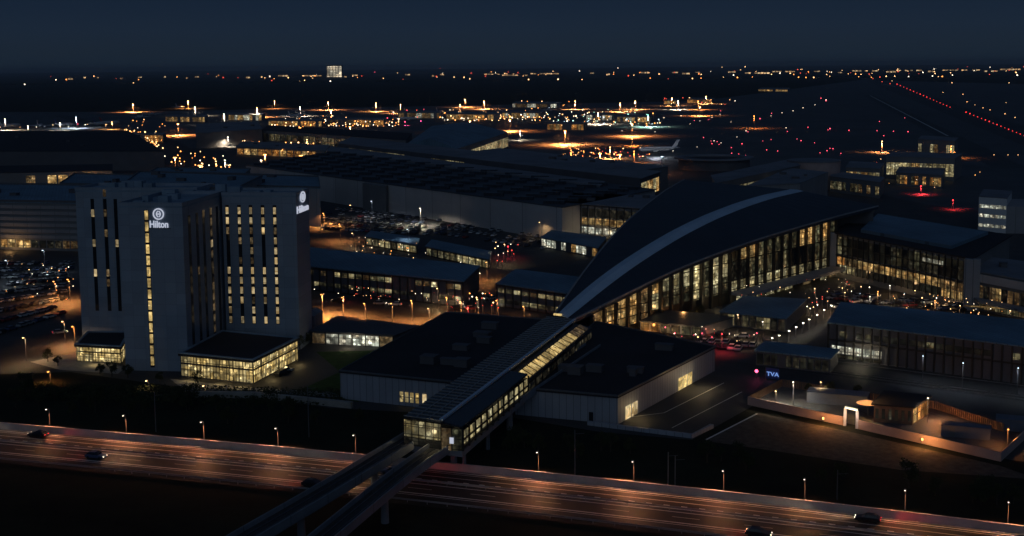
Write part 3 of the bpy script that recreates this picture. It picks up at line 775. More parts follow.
# walls under the roof, set in from the eaves
def under(P, Q, f): return P.lerp(Q, f)
nW = 26
def station(cc, t):
    x = t * N; i = min(N - 1, int(x)); return cc[i].lerp(cc[i + 1], x - i)
gl = []
for i in range(nW + 1):
    t = .045 + .79 * i / nW
    gl.append(station(Rc, t).lerp(station(Lc, t), .028 + .01 * (1 - t)))
k = MB()
for i in range(nW):
    a, b_ = gl[i].copy(), gl[i + 1].copy(); nr = Vector(((b_ - a).y, -(b_ - a).x, 0)).normalized()
    k.face([(a.x, a.y, 0), (b_.x, b_.y, 0), (b_.x, b_.y, b_.z - 1.2), (a.x, a.y, a.z - 1.2)])
k.build('glass_front_backing', M['bronze'], t3)
for i in range(nW):
    a, b_ = gl[i], gl[i + 1]; d = (b_ - a); nr = Vector((d.y, -d.x, 0)).normalized()
    z0 = 4.4 - .04 * i
    def pane(f0, f1, za0, za1, zb0, zb1, m_):
        p, q = a.lerp(b_, f0), a.lerp(b_, f1)
        MB().hexa([(p.x + nr.x * .05, p.y + nr.y * .05, za0), (q.x + nr.x * .05, q.y + nr.y * .05, zb0), (q.x + nr.x * .2, q.y + nr.y * .2, zb0), (p.x + nr.x * .2, p.y + nr.y * .2, za0)],
                  [(p.x + nr.x * .05, p.y + nr.y * .05, za1), (q.x + nr.x * .05, q.y + nr.y * .05, zb1), (q.x + nr.x * .2, q.y + nr.y * .2, zb1), (p.x + nr.x * .2, p.y + nr.y * .2, za1)]).build('window', m_, t3)
    ta, tb = a.z - 1.5, b_.z - 1.5
    if i < 5:
        pane(.1, .9, z0 - 2.5, ta, z0 - 2.5, tb, M['L_warm'] if i != 4 else M['L_warmd'])
    elif i < 13:
        mid = 9.5
        pane(.1, .9, z0, mid - .2, z0, mid - .2, chance(('L_halld', 2), ('L_hall', 2))(0))
        pane(.1, .9, mid, ta, mid, tb, chance(('L_hall', 5), ('L_halld', 1), ('L_warm', 1))(0))
    else:
        pane(.08, .92, z0, 7.4, z0, 7.4, M['L_hall'] if i < 22 else chance(('L_hall', 1), ('L_halld', 1))(0))
        pane(.08, .92, 7.7, 14.0, 7.7, 14.0, chance(('L_halld', 3), ('glass', 1), ('L_dusk', 2))(0))
        pane(.08, .92, 14.3, ta, 14.3, tb, chance(('L_halld', 2), ('L_warm', 1.2), ('L_hall', .6))(0))
for i in range(nW + 1):     # upright fins
    a = gl[i]; d = (gl[min(i + 1, nW)] - gl[max(0, i - 1)]).normalized(); nr = Vector((d.y, -d.x, 0)).normalized(); w_ = .42 if i < 13 else .3
    MB().prism([(a - d * w_ + nr * .25).xy, (a + d * w_ + nr * .25).xy, (a + d * w_ + nr * 1.3).xy, (a - d * w_ + nr * 1.3).xy], 0, a.z - 1.25).build('fin', M['bronze'], t3)
for z in (4.4, 7.5, 14.1):
    k = MB()
    for i in range(nW):
        a, b_ = gl[i], gl[i + 1]; d = (b_ - a); nr = Vector((d.y, -d.x, 0)).normalized() * .4
        if min(a.z, b_.z) - 2 > z: k.bar((a.x + nr.x, a.y + nr.y, z), (b_.x + nr.x, b_.y + nr.y, z), .3, .28)
    k.build('transom', M['bronze'], t3)
# pale canopy running under the glass at the right
c0, c1 = gl[13], gl[nW]; d = (c1 - c0).normalized(); nr = Vector((d.y, -d.x, 0)).normalized()
cp = [(c0 + nr * 1.4).xy, (c1 + nr * 1.4 + d * 3).xy, (c1 + nr * 6 + d * 3).xy, (c0 + nr * 6).xy][:0] or [(c0 + nr * 1.4).xy, (c1 + nr * 1.4 + d * 3).xy, (c1 + nr * 8 + d * 3).xy, (c0 + nr * 8).xy]
MB().prism(cp, 3.0, 4.1).build('canopy', M['wall'], t3)
row(t3, cp[3] - nr.xy * 5, cp[2] - nr.xy * 5, .3, 2.7, 12, chance(('L_warmd', 2), ('L_halld', 2), ('L_hall', 1), (None, 1)), fill=.8)
# left and rear walls
for A3, B3 in ((Lc, None),):
    k = MB()
    for i in range(N):
        a, b_ = Lc[i].lerp(Rc[i], .04), Lc[i + 1].lerp(Rc[i + 1], .04)
        k.face([(a.x, a.y, 0), (b_.x, b_.y, 0), (b_.x, b_.y, b_.z - 1.1), (a.x, a.y, a.z - 1.1)])
    k.build('side_wall', M['darkwall'], t3)
a, b_, m_ = Lc[N].lerp(Lc[N - 1], .6), Rc[N].lerp(Rc[N - 1], .6), Sc[N].lerp(Sc[N - 1], .6)
MB().face([(a.x, a.y, 0), (b_.x, b_.y, 0), (b_.x, b_.y, b_.z - 1.2), (m_.x, m_.y, m_.z - 1.2), (a.x, a.y, a.z - 1.2)]) 
k = MB(); k.face([(a.x, a.y, 0), (b_.x, b_.y, 0), (b_.x, b_.y, b_.z - 1.2), (m_.x, m_.y, m_.z - 1.2), (a.x, a.y, a.z - 1.2)]); k.build('rear_wall', M['darkwall'], t3)
for i in (3, 7, 11, 16, 21, 25):
    a = gl[i]; plight(t3, (a.x + 4, a.y - 4, 3.2), 260 if i != 7 else 900, (1, .74, .36) if i != 7 else (1, .45, .14), .8)
# low entrance block below the glass, orange lit
eb = [G(*q, 3.2) for q in ((640, 320.5), (702, 326), (735, 316), (665, 310))]
b4 = block('entrance_block', 'low entrance block below the wedge terminal, glowing orange', 'entrance', eb, 3.2, M['midwall'], M['darkroof'])
row(b4, eb[0], eb[1], .2, 2.7, 6, lambda i: M['L_orange'] if i < 2 else (M['L_warmd'] if i < 4 else M['L_halld']), fill=.85)
p = eb[0].lerp(eb[1], .15) + Vector((-1, -3)); plight(b4, (p.x, p.y, 1.6), 500, (1, .36, .08), .4)
p = eb[0].lerp(eb[1], .6) + Vector((-1, -3)); plight(b4, (p.x, p.y, 2.4), 300, (1, .6, .3), .4)

# ---------------------------------------------------------------- other terminal buildings
def bld(name, label, cat, px, h, wall='midwall', roof='darkroof', rows=(), side=(), units=0, over=.5, fr=None, group=None, parapet=0, z0=0):
    """px: FL, FR, (BR,) BL photo positions of the roof corners"""
    f = para(px[0], px[1], px[2], h) if len(px) == 3 else [G(*q, h) for q in px]
    r = block(name, label, cat, f, h, M[wall], M[roof], group=group, units=units, over=over, parapet=parapet, z0=z0)
    for (za, zb, n, pk, *ab) in rows:
        a, b_ = ab if ab else (0.01, .99)
        row(r, f[0], f[1], za, zb, n, pk, a=a, b=b_)
    for (za, zb, n, pk, *ab) in side:
        a, b_ = ab if ab else (0.02, .98)
        row(r, f[1], f[2], za, zb, n, pk, a=a, b=b_)
    if fr: frame(r, f[0], f[1], 0, h - .4, fr, .35, .35, (h - .9, .1))
    return r, f
# bus and parking decks between hotel and wedge terminal
r, f = bld('parking_deck', 'long blue roofed two level parking deck right behind the hotel', 'parking deck', ((285, 263.5), (463, 281), (479, 265.5), (300, 246)), 9.0, 'darkwall', 'blueroof',
    rows=((6.0, 7.6, 24, chance(('L_hall', 4), ('L_halld', 2), ('L_warmd', 1), (None, 1))), (2.0, 3.4, 24, chance(('L_halld', 3), ('L_hall', 1.4), ('L_dusk', 2), (None, 1)))), fr=24)
r, f = bld('station_canopy', 'blue roofed platform canopy left of the second one, lit beneath', 'canopy', ((366, 236), (417, 244.5), (419, 238), (371, 230.5)), 4.2, 'midwall', 'blueroof',
    rows=((.5, 3.6, 8, chance(('L_hall', 4), ('L_halld', 1))),), fr=8)
r, f = bld('station_canopy', 'blue roofed platform canopy nearer the red bus cluster, lit beneath', 'canopy', ((426, 246), (489, 259), (491, 251), (432, 239.5)), 4.2, 'midwall', 'blueroof',
    rows=((.5, 3.6, 10, chance(('L_hall', 4), ('L_halld', 1))),), fr=10)
r, f = bld('parking_deck', 'blue roofed deck running in under the left edge of the wedge terminal', 'parking deck', ((497, 283), (572, 293.5), (596, 279), (516, 269)), 8.0, 'darkwall', 'blueroof',
    rows=((5.0, 6.4, 9, chance(('L_halld', 3), ('L_hall', 2))), (1.4, 2.8, 9, chance(('L_halld', 2), ('L_dusk', 2), ('L_hall', 1)))), fr=9)
r, f = bld('arrivals_hall', 'glass fronted block with orange lit floors left behind the wedge terminal', 'terminal', ((560, 202), (662, 209.5), (676, 196), (575, 193)), 16, 'midwall', 'greyroof',
    rows=((10, 14, 14, chance(('L_dusk', 3), ('L_warmd', 1))), (6.2, 9.4, 14, lambda i: M['L_warm'] if 2 < i < 12 else M['L_dusk']), (2, 5, 14, lambda i: M['L_white'] if i < 8 else M['L_dusk'])), fr=14, units=3)
plight(r, (*(f[0].lerp(f[1], .4) + Vector((-2, -6))), 2.5), 700, (1, .75, .4), 1)
r, f = bld('entrance_canopy', 'pale blue canopy roof in front of the glass fronted block', 'canopy', ((541, 237), (598, 247.5), (606, 237), (552, 230)), 4.6, 'darkwall', 'blueroof',
    rows=((.6, 3.9, 11, chance(('L_warm', 3), ('L_white', 2), (None, 1))),))
# great shed with rows of roof lights
r, f = bld('departures_hall', 'very long hall with pale blank wall and dark roof dotted with skylight rows', 'terminal', ((246, 165), (562, 207), (655, 189), (335, 151)), 16, 'palewall', 'darkroof',
    rows=(), over=1.2)
ro = [c_ for c_ in r.children if c_.name.startswith('roof')][0]
for j in range(7):
    for i in range(14):
        v, u = (j + .55) / 7.4, (i + .5) / 14
        p = f[0].lerp(f[1], u).lerp(f[3].lerp(f[2], u), v)
        MB().prism([p + Vector(q) for q in ((-5, -1.5), (5, -4.8), (5.6, -3), (-4.4, .3))], 16.004, 17.6).build('skylight', M['solar'], ro)
t = f[1] - f[0]
MB().prism([f[0].lerp(f[1], .47) + Vector((0, -.2)), f[0].lerp(f[1], .545) + Vector((0, -.2)), f[0].lerp(f[1], .545) + Vector((-1, -5)), f[0].lerp(f[1], .47) + Vector((-1, -5))], 0, 15.2).build('stair_tower', M['midwall'], r)
# long spine buildings behind
r, f = bld('pier_building', 'long low curved roofed pier behind the skylight hall, nearest of the piers', 'terminal', ((326, 150.5), (600, 185), (604, 181), (332, 146)), 17, 'greyroof', 'greyroof', over=1)
row(r, f[0], f[1], 12.5, 15.2, 16, chance(('L_halld', 2), ('L_dusk', 3)), a=.04, b=.55)
r, f = bld('pier_building', 'long upper pier with grey roof and thin lit strips', 'terminal', ((338, 143), (640, 178), (660, 171), (352, 137)), 20, 'darkwall', 'greyroof', over=1.5)
row(r, f[0], f[1], 14.5, 17, 14, chance(('L_hall', 3), ('L_halld', 2)), a=.05, b=.30)
row(r, f[0], f[1], 14.5, 17, 7, chance(('L_hall', 2), ('L_halld', 2)), a=.40, b=.52)
row(r, f[1], f[2], 9, 17, 6, chance(('L_warm', 1), ('L_hall', 1)), a=.05, b=.95)
r, f = bld('link_building', 'grey flat roofed link reaching toward the top of the wedge terminal', 'terminal', ((470, 151.5), (640, 170), (668, 166), (500, 148)), 18, 'midwall', 'greyroof', units=5)
r, f = bld('gate_lounge', 'short lounge with a bright yellow lit side beside the wedge roof', 'terminal', ((598, 181), (632, 186.5), (655, 176), (622, 172)), 15, 'darkwall', 'greyroof',
    side=((4, 11.5, 5, chance(('L_warm', 3), ('L_hall', 3))),))
r, f = bld('gate_pier', 'pale pier with a dark wavy roof edge and lit right end', 'terminal', ((262, 130), (406, 140), (412, 133), (268, 125)), 14, 'midwall', 'blackroof',
    rows=((3, 10.5, 22, lambda i: M['L_hall'] if i > 17 else M['L_halld'] if i % 3 else M['L_dusk']),))
r, f = bld('blue_hangar', 'blue roofed hangar with a lit side, standing on the apron', 'hangar', ((404, 146), (457, 148.5), (508, 132), (432, 126)), 17, 'midwall', 'blueroof', over=1.5)
row(r, f[1], f[2], 3, 12, 14, M['L_hall'], fill=.95); row(r, f[0], f[1], 3, 7, 9, chance(('L_dusk', 3), ('L_hall', .5)))
ro = [c_ for c_ in r.children if c_.name.startswith('roof')][0]
a, b_, c_, d_ = f; m1, m2 = a.lerp(b_, .5), d_.lerp(c_, .5)
MB().hexa([(*a, 17.004), (*b_, 17.004), (*c_, 17.004), (*d_, 17.004)], [(*m1.lerp(a, .05), 24), (*m1.lerp(b_, .05), 24), (*m2.lerp(c_, .05), 24), (*m2.lerp(d_, .05), 24)]).build('gable_roof', M['blueroof'], ro)
# left cluster
r, f = bld('cargo_hangar', 'wide black roofed hangar at the far left with a lit row of windows', 'hangar', ((-60, 151), (164, 151), (128, 130.5), (-60, 131.5)), 16, 'darkwall', 'blackroof', units=4)
row(r, f[2].lerp(f[1], .9), f[1], 5, 9, 1, None)
r, f = bld('service_block', 'small dark block with yellow windows in front of the far hangar', 'building', ((98, 137.5), (136, 139.5), (140, 135), (103, 134)), 12, 'darkwall', 'blackroof', rows=((4, 9, 9, chance(('L_hall', 3), ('L_halld', 1))),))
r, f = bld('bus_garage', 'low block with three orange lit openings at the left', 'garage', ((-20, 173), (112, 170.5), (112, 164), (-20, 166)), 12, 'midwall', 'blackroof',
    rows=((2, 9.5, 12, lambda i: [M['midwall'], M['midwall'], M['midwall'], M['midwall'], M['L_warmd'], None, M['L_warm'], M['L_warm'], None, M['L_warm'], M['L_warm'], M['L_orange']][i]),))
plight(r, (*(f[0].lerp(f[1], .85) + Vector((0, -8))), 3), 3000, (1, .5, .18), 1)
r, f = bld('office_block', 'striped grey office block behind the left parking lot, lit ground floor', 'office block', ((-40, 201), (84, 203), (100, 186), (-24, 184)), 22, 'midwall', 'blueroof', units=6, parapet=1)
k = MB(); nr = Vector((0, -1))
for j in range(6):
    z = 5.5 + j * 2.7; k.prism([f[0] + nr * .1, f[1] + nr * .1, f[1] + nr * .5, f[0] + nr * .5], z, z + 1.5)
k.build('facade_band', M['wall'], r)
row(r, f[0], f[1], 1.2, 4.6, 16, lambda i: M['L_warm'] if (4 < i < 9) else (M['L_warmd'] if i in (13, 14) else (M['L_warm'] if i == 15 else M['L_dusk'])), a=0, b=1)
plight(r, (*(f[0].lerp(f[1], .42) + Vector((0, -5))), 2.5), 700, (1, .55, .2), 1)
# blue roofs behind the hotel
for (q, h, lb, ww, un) in ((((120, 187), (232, 191), (262, 176), (140, 172)), 24, 'broad pale blue roof right behind the hotel tower', 'wall', 6),
                      (((205, 185), (320, 188), (318, 177), (225, 174)), 20, 'pale blue roof to the right behind the hotel tower', 'wall', 5),
                      (((60, 184), (135, 186), (150, 176), (75, 174)), 20, 'dark blue roof to the left behind the hotel tower', 'darkwall', 3),
                      (((150, 172.5), (245, 174), (250, 169), (158, 168)), 16, 'lower blue roof beyond the hotel, next to the lit curved road', 'midwall', 3)):
    bld('flat_roofed_block', lb, 'building', q, h, ww, 'blueroof', units=un, parapet=.8)
r, f = bld('terminal_annex', 'grey annex with a dark roof at the end of the lit pale pier', 'terminal', ((196, 133), (262, 129), (258, 121), (196, 124)), 16, 'midwall', 'greyroof', units=2)
r, f = bld('fire_station', 'low building with orange lit bays behind the skylight hall', 'building', ((236, 146.5), (325, 150.5), (330, 145), (243, 141)), 8, 'midwall', 'greyroof', rows=((.8, 6.5, 12, chance(('L_orange', 5), ('L_warm', 2), (None, 1))),), units=3)
for i, (x0, x1, y, h, m1, m2, wh) in enumerate(((118, 163, 139, 9, 'L_orange', 'L_warm', 'left of the curved traffic road'), (165, 205, 121, 9, 'L_warmd', 'L_warm', 'behind the grey annex'), (222, 262, 119, 10, 'L_white', 'L_warm', 'left of the pale pier'),
     (268, 322, 125, 9, 'L_warm', 'L_orange', 'behind the left half of the pale pier'), (326, 384, 124, 9, 'L_orange', 'L_warmd', 'behind the right half of the pale pier'), (398, 440, 117, 10, 'L_warmd', 'L_white', 'among the pink lit stands'),
     (446, 500, 118.5, 10, 'L_warm', 'L_orange', 'behind the blue hangar'), (502, 542, 117, 10, 'L_warm', 'L_white', 'right of the one behind the blue hangar'), (512, 560, 108, 9, 'L_warmd', 'L_white', 'on the farther row of stands'),
     (547, 584, 128, 9, 'L_orange', 'L_warm', 'in front of the stands, glowing orange'), (586, 612, 119, 9, 'L_white', 'L_warm', 'left of the two tall floodlights'), (614, 650, 121, 9, 'L_warm', 'L_white', 'under the two tall floodlights'),
     (664, 676, 105, 9, 'L_orange', 'L_warm', 'on the remote stands, left one'), (687, 712, 104, 9, 'L_orange', 'L_warmd', 'on the remote stands, right one'), (758, 788, 94, 7, 'L_warm', 'L_warm', 'far off near the start of the taxiway'))):
    bld('gate_building', 'low lit gate building ' + wh, 'terminal', ((x0, y - 5), (x1, y - 4.6), (x0 + 4, y - 6.5)), h, 'midwall', 'greyroof', rows=((.8, h - 1.5, max(4, int((x1 - x0) / 3)), chance((m1, 3), (m2, 2), (None, 1.2))),))
for (x, y, pw) in ((140, 141, 6), (178, 124, 5), (300, 128, 6), (350, 127, 8), (470, 121, 8), (510, 120, 5), (565, 131, 8), (632, 124, 6), (700, 107, 5), (600, 154, 2.2), (620, 155, 2.4), (301, 156, 1.5), (265, 155, 1.5), (175, 158, 1.2), (200, 166, 1.0)):
    p = G(x, y, 14); r = empty('floodlight', (*p, 0), 'orange floodlight on a short pole by the gate buildings, %s from the left' % ORD[sorted([140, 178, 300, 350, 470, 510, 565, 632, 700, 600, 620, 301, 265, 175, 200]).index(x)], 'floodlight', 'short orange floodlights')
    MB().cyl((p.x, p.y, 0), (p.x, p.y, 14), .25, .2, 6).build('pole', M['steel'], r); MB().box((p.x, p.y - .4, 14.0), (2.4, 1.2, .6)).build('lamp', M['g_org'], r)
    plight(r, (p.x, p.y - .5, 13.6), 130000 * pw, (1, .32, .08), 1, spot=(R(165), (0, 0, 0)))
# ring shaped roof
c = G(714, 157, 9); k = MB(); r = empty('ring_building', (*c, 0), 'round building with a pale ring roof on the apron', 'building')
def ring(b, c, ro, ri, z0, z1, n=48):
    b.loft([[(c.x + math.cos(a) * ro, c.y + math.sin(a) * ro, z0), (c.x + math.cos(a) * ri, c.y + math.sin(a) * ri, z0), (c.x + math.cos(a) * ri, c.y + math.sin(a) * ri, z1), (c.x + math.cos(a) * ro, c.y + math.sin(a) * ro, z1)] for a in [6.28319 * i / n for i in range(n + 1)]], cap=False); return b
ring(MB(), c, 28, 20, 0, 8).build('wall', M['darkwall'], r); ring(MB(), c, 31, 24, 8.003, 9.2).build('roof', M['greyroof'], r)
MB().cyl((c.x, c.y, 0), (c.x, c.y, 7.5), 19.5, 19.5, 40).build('inner_roof', M['blackroof'], r)
# pier right of the wedge top
r, f = bld('gate_pier', 'lit pier ending at the pink drum behind the wedge roof', 'terminal', ((716, 183), (800, 165), (790, 159), (712, 175)), 17, 'midwall', 'greyroof',
    rows=((6, 13, 12, chance(('L_hall', 2), ('L_halld', 2), ('L_warm', 1))),), over=1.2)
c = G(814, 160, 18); r = empty('drum_building', (*c, 0), 'windowless round drum building with a pinkish wall', 'building')
MB().cyl((c.x, c.y, 0), (c.x, c.y, 17.4), 17, 17, 40).build('wall', M['pinkwall'], r); MB().cyl((c.x, c.y, 17.403), (c.x, c.y, 18.2), 17.6, 17.6, 40).build('roof', M['greyroof'], r)
r, f = bld('terminal_wing', 'grey wing between the wedge roof and the pink drum', 'terminal', ((745, 186), (800, 183), (828, 172), (790, 168)), 16, 'wall', 'greyroof', units=3)
# far concourses at the right
for (q, h, rows_, lb) in ((((846, 167), (880, 168.5), (884, 163), (850, 161)), 12, ((2, 9, 9, chance(('L_warm', 3), ('L_hall', 2))),), 'small concourse with amber windows left of the long lit one'),
     (((886, 156), (955, 158), (962, 153.5), (893, 151.5)), 16, ((3, 11.5, 16, chance(('L_hall', 3), ('L_warm', 1))),), 'long lit concourse with yellow windows and a pale end'),
     (((918, 139), (955, 141), (958, 137.5), (922, 135.5)), 14, ((3, 10, 9, chance(('L_warm', 1), ('L_hall', 1), (None, 1))),), 'far gate building with red lights above the lit concourse'),
     (((896, 172), (942, 175), (945, 168), (900, 166)), 9, ((1.5, 7, 12, chance(('L_warm', 1), ('L_halld', 2), ('L_orange', 1), (None, 1))),), 'low service building in front of the lit concourse'),
     (((830, 176), (880, 182), (884, 177), (836, 171)), 10, ((2, 7, 12, chance(('L_warmd', 1), ('L_halld', 2), ('L_hall', .6), (None, 1))),), 'low service building right of the pink drum')):
    bld('concourse', lb, 'terminal', q, h, 'midwall', 'greyroof', rows=rows_)
# right terminal
r, f = bld('right_terminal', 'long terminal wing right of the wedge with two lit floors and flat dark roof', 'terminal', ((833, 232), (972, 258.5), (1010, 235), (868, 212)), 17, 'midwall', 'blackroof', over=.8)
a, b_, c_, d_ = f
MB().prism([a.lerp(c_, .16), b_.lerp(d_, .16), c_.lerp(a, .12), d_.lerp(b_, .12)], 17.004, 18.2).build('upper_roof', M['blueroof'], [x for x in r.children if x.name.startswith('roof')][0])
row(r, a, b_, 9.2, 15.6, 24, lambda i: M['L_hall'] if i in (15, 16, 17) and False else chance(('L_dusk', 5), ('L_halld', .6), ('glass', 4))(0), fill=.9)
row(r, a.lerp(b_, .68) + Vector((0, -.15)), a.lerp(b_, .82) + Vector((0, -.15)), 12.9, 14.2, 4, M['L_white'], fill=.85)
row(r, a, b_, 5.2, 8.0, 20, lambda i: M['L_warm'] if 4 <= i < 16 else (M['L_orange'] if i < 2 else M['L_warmd']), fill=.95)
row(r, a, b_, 2.2, 5.0, 16, lambda i: M['L_warm'] if i >= 13 else (M['L_hall'] if i in (1, 2) else M['L_dusk']), fill=.92)
frame(r, a, b_, 2, 16.4, 24, .3, .45, (8.4, 12.2), name='facade_frame')
for t_ in (0.0, 1.0):
    p = a.lerp(b_, t_); MB().box((p.x, p.y - .8, 0), (5, 2.4, 17.0), R(-25)).build('pylon', M['wall'], r)
for t_ in (.15, .5, .85): plight(r, (*(a.lerp(b_, t_) + Vector((-3, -6))), 3.5), 300, (1, .62, .28), .6)
r, f = bld('terminal_extension', 'pale roofed terminal extension at the right edge with a lit canopy', 'terminal', ((972, 270), (1060, 286), (1080, 268), (990, 257)), 13, 'midwall', 'greyroof',
    rows=((3.2, 8.5, 14, chance(('L_warmd', 3), ('L_dusk', 2), ('L_warm', 1))), (.8, 2.6, 14, chance(('L_warmd', 1), ('L_halld', 1)))), units=3)
a, b_ = f[0], f[1]
MB().prism([a + Vector((0, -1)), b_ + Vector((0, -1)), b_ + Vector((-1, -9)), a + Vector((-1, -9))], 3.6, 4.4).build('canopy', M['wall'], r)
MB().box((*(a.lerp(b_, .18) + Vector((0, -9.6))), 3.0), (20, .4, .35), R(-27)).build('strip_light', M['L_warm'], r)
MB().prism([a.lerp(b_, .0) + Vector((0, -.6)), b_ + Vector((0, -.6)), b_ + Vector((0, -1.6)), a + Vector((0, -1.6))], 9.6, 12.2).build('fascia', M['palewall'], r)
# long blue deck at lower right
r, f = bld('parking_deck', 'long dark blue roofed deck across the right side, lit office row at its left end', 'parking deck', ((829, 322), (1075, 352), (1090, 326), (842, 302)), 10, 'darkwall', 'blueroof',
    rows=((6.2, 7.8, 26, chance(('L_dusk', 4), ('L_halld', 1), (None, 2))),))
row(r, f[0], f[1], 1.6, 3.6, 6, M['L_white'], a=.015, b=.24, fill=.9)
row(r, f[0], f[1], .4, 1.2, 6, M['L_halld'], a=.015, b=.24, fill=.9)
frame(r, f[0], f[1], 0, 9.5, 26, .4, .5, (5, ))
plight(r, (*(f[0].lerp(f[1], .12) + Vector((0, -5))), 3), 420, (1, .85, .55), .5)
# small canopies before the wedge glass
r, f = bld('entrance_canopy', 'small blue roofed canopy right below the wedge glass front', 'canopy', ((720, 311), (786, 318), (806, 299), (744, 296)), 4.5, 'darkwall', 'blueroof',
    rows=((.5, 3.8, 9, chance(('L_dusk', 3), ('L_halld', 2), ('L_hall', 1))),))
r, f = bld('bus_shelter', 'narrow blue roofed shelter left of the long dark deck', 'shelter', ((756, 350), (830, 358), (838, 349), (766, 341)), 4.2, 'darkwall', 'blueroof',
    rows=((.5, 3.4, 10, chance(('L_dusk', 5), (None, 1))),))
# white control block right
r, f = bld('control_block', 'white three storey block with lit window rows standing alone on the apron', 'building', ((979, 196), (1007, 198), (1012, 191), (984, 189)), 17, 'white', 'greyroof', over=.2,
    rows=((11.5, 13, 5, M['L_white']), (7, 8.5, 5, M['L_white']), (2.2, 3.7, 5, M['L_white'])))
MB().prism([f[0], f[1].lerp(f[0], .28), f[2].lerp(f[3], .28), f[3]][0:0] or [f[1], f[1] + Vector((16, -3)), f[2] + Vector((16, -3)), f[2]], 0, 13).build('side_wing', M['wall'], r)
# tall lit block on the horizon
r, f = bld('tower_block', 'bright lit tower block standing alone on the horizon', 'tower', ((327, 67.7), (342, 67.7), (343, 67.7), (328, 67.7)), 200, 'midwall', 'blackroof') if False else (None, None)
def far_box(name, x0, x1, yb, h, label, cat, matn, depth=60, wn=3, wrows=1, wallm='midwall', group=None):
    a, b_ = G(x0, yb), G(x1, yb); c = (a + b_) / 2
    r = empty(name, (*c, 0), label, cat, group); foot = [a, b_, b_ + Vector((0, depth)), a + Vector((0, depth))]
    MB().prism(foot, 0, h).build('wall', M[wallm], r)
    MB().prism(grow(foot, 1.5), h + .01, h + 2).build('roof', M['blackroof'], r)
    for j in range(wrows):
        z0 = h * (.12 + .86 * j / wrows); z1 = h * (.12 + .86 * (j + .75) / wrows)
        row(r, a, b_, z0, z1, wn, matn, fill=.8, out=.8)
    return r
L_tow = lit('tower_window', (1, .78, .50), (1, .9, .68), 3.2, .02, .6, .5)
far_box('tower_block', 327, 342, 78.5, 104, 'bright lit tower block standing alone on the horizon', 'tower', lambda i: L_tow, 60, 5, 7)

# ---------------------------------------------------------------- compound at lower right
cw = [G(*q, 2.0) for q in ((748, 396.5), (845, 417), (1001, 452), (1024, 431))]
def wall_world(name, P, h, w, m, label, cat):
    A, B = off(P, -w / 2), off(P, w / 2)
    return tag(MB().loft([[(*A[i], 0), (*B[i], 0), (*B[i], h), (*A[i], h)] for i in range(len(P))]).build(name, m), label, cat)
wall_world('compound_wall', [cw[0], cw[1]], 2.0, .3, M['pinkwall'], 'pink plaster compound wall left of the lit gate', 'wall')
g2 = cw[1].lerp(cw[2], .085)
wall_world('compound_wall', [g2, cw[2], cw[3], cw[3] + (cw[3] - cw[2]) * .6], 2.0, .3, M['pinkwall'], 'pink plaster compound wall right of the lit gate', 'wall')
bk = [G(*q, 2.0) for q in ((748, 396.5), (782, 379), (870, 393), (935, 401), (1005, 424))]
k = MB(); 
r = empty('timber_fence', (*bk[2], 0), 'slatted fence along the back of the walled compound', 'fence')
P = bk
for i in range(len(P) - 1):
    a, b_ = P[i], P[i + 1]; n_ = int((b_ - a).length / .6)
    for j in range(n_):
        p, q = a.lerp(b_, j / n_), a.lerp(b_, (j + .7) / n_); t = (q - p).normalized(); nn = Vector((-t.y, t.x)) * .04
        k.prism([p - nn, q - nn, q + nn, p + nn], .1, 2.0)
k.build('slats', M['timber'], r)
k = MB()
sheet('compound_yard', [(750, 402), (784, 385), (870, 398), (1006, 430), (1000, 457), (845, 423)], M['apron'], .05)
sheet('dirt_track', [(705, 441), (757, 413), (850, 432), (1000, 466), (1040, 480), (900, 470), (780, 452)], M['verge'], .046)
# gate arch
ga, gb = cw[1], g2
r = empty('gate_arch', (*((ga + gb) / 2), 0), 'white lit gate arch in the pink compound wall', 'gate')
for p in (ga, gb): MB().box((p.x, p.y, 0), (.6, .6, 4.0), R(-22)).build('post', M['white'], r)
MB().bar((*ga, 4.3), (*gb, 4.3), .6, .55).build('lintel', M['white'], r)
MB().bar((*(ga + Vector((-.1, -.35))), 4.3), (*(gb + Vector((-.1, -.35))), 4.3), .12, .3).build('strip_light', M['g_strip'], r)
m_ = (ga + gb) / 2; plight(r, (m_.x - .5, m_.y - 1.4, 3.4), 320, (1, .7, .5), .2)
for (x, y, nm) in ((823, 418, 'left'), (922, 439, 'right')):
    p = G(x, y, 1.3) ; r = empty('wall_lamp', (*p, 0), 'small round orange lamp on the pink compound wall, %s of the gate' % nm, 'wall lamp')
    MB().box((p.x, p.y + .15, 1.1), (.2, .3, .3)).build('bracket', M['steel'], r)
    MB().cyl((p.x, p.y - .22, 1.1), (p.x, p.y - .22, 1.5), .2, .16, 10).build('lamp', M['g_org'], r)
    plight(r, (p.x - .3, p.y - 2.6, 2.2), 900, (1, .42, .12), .15)
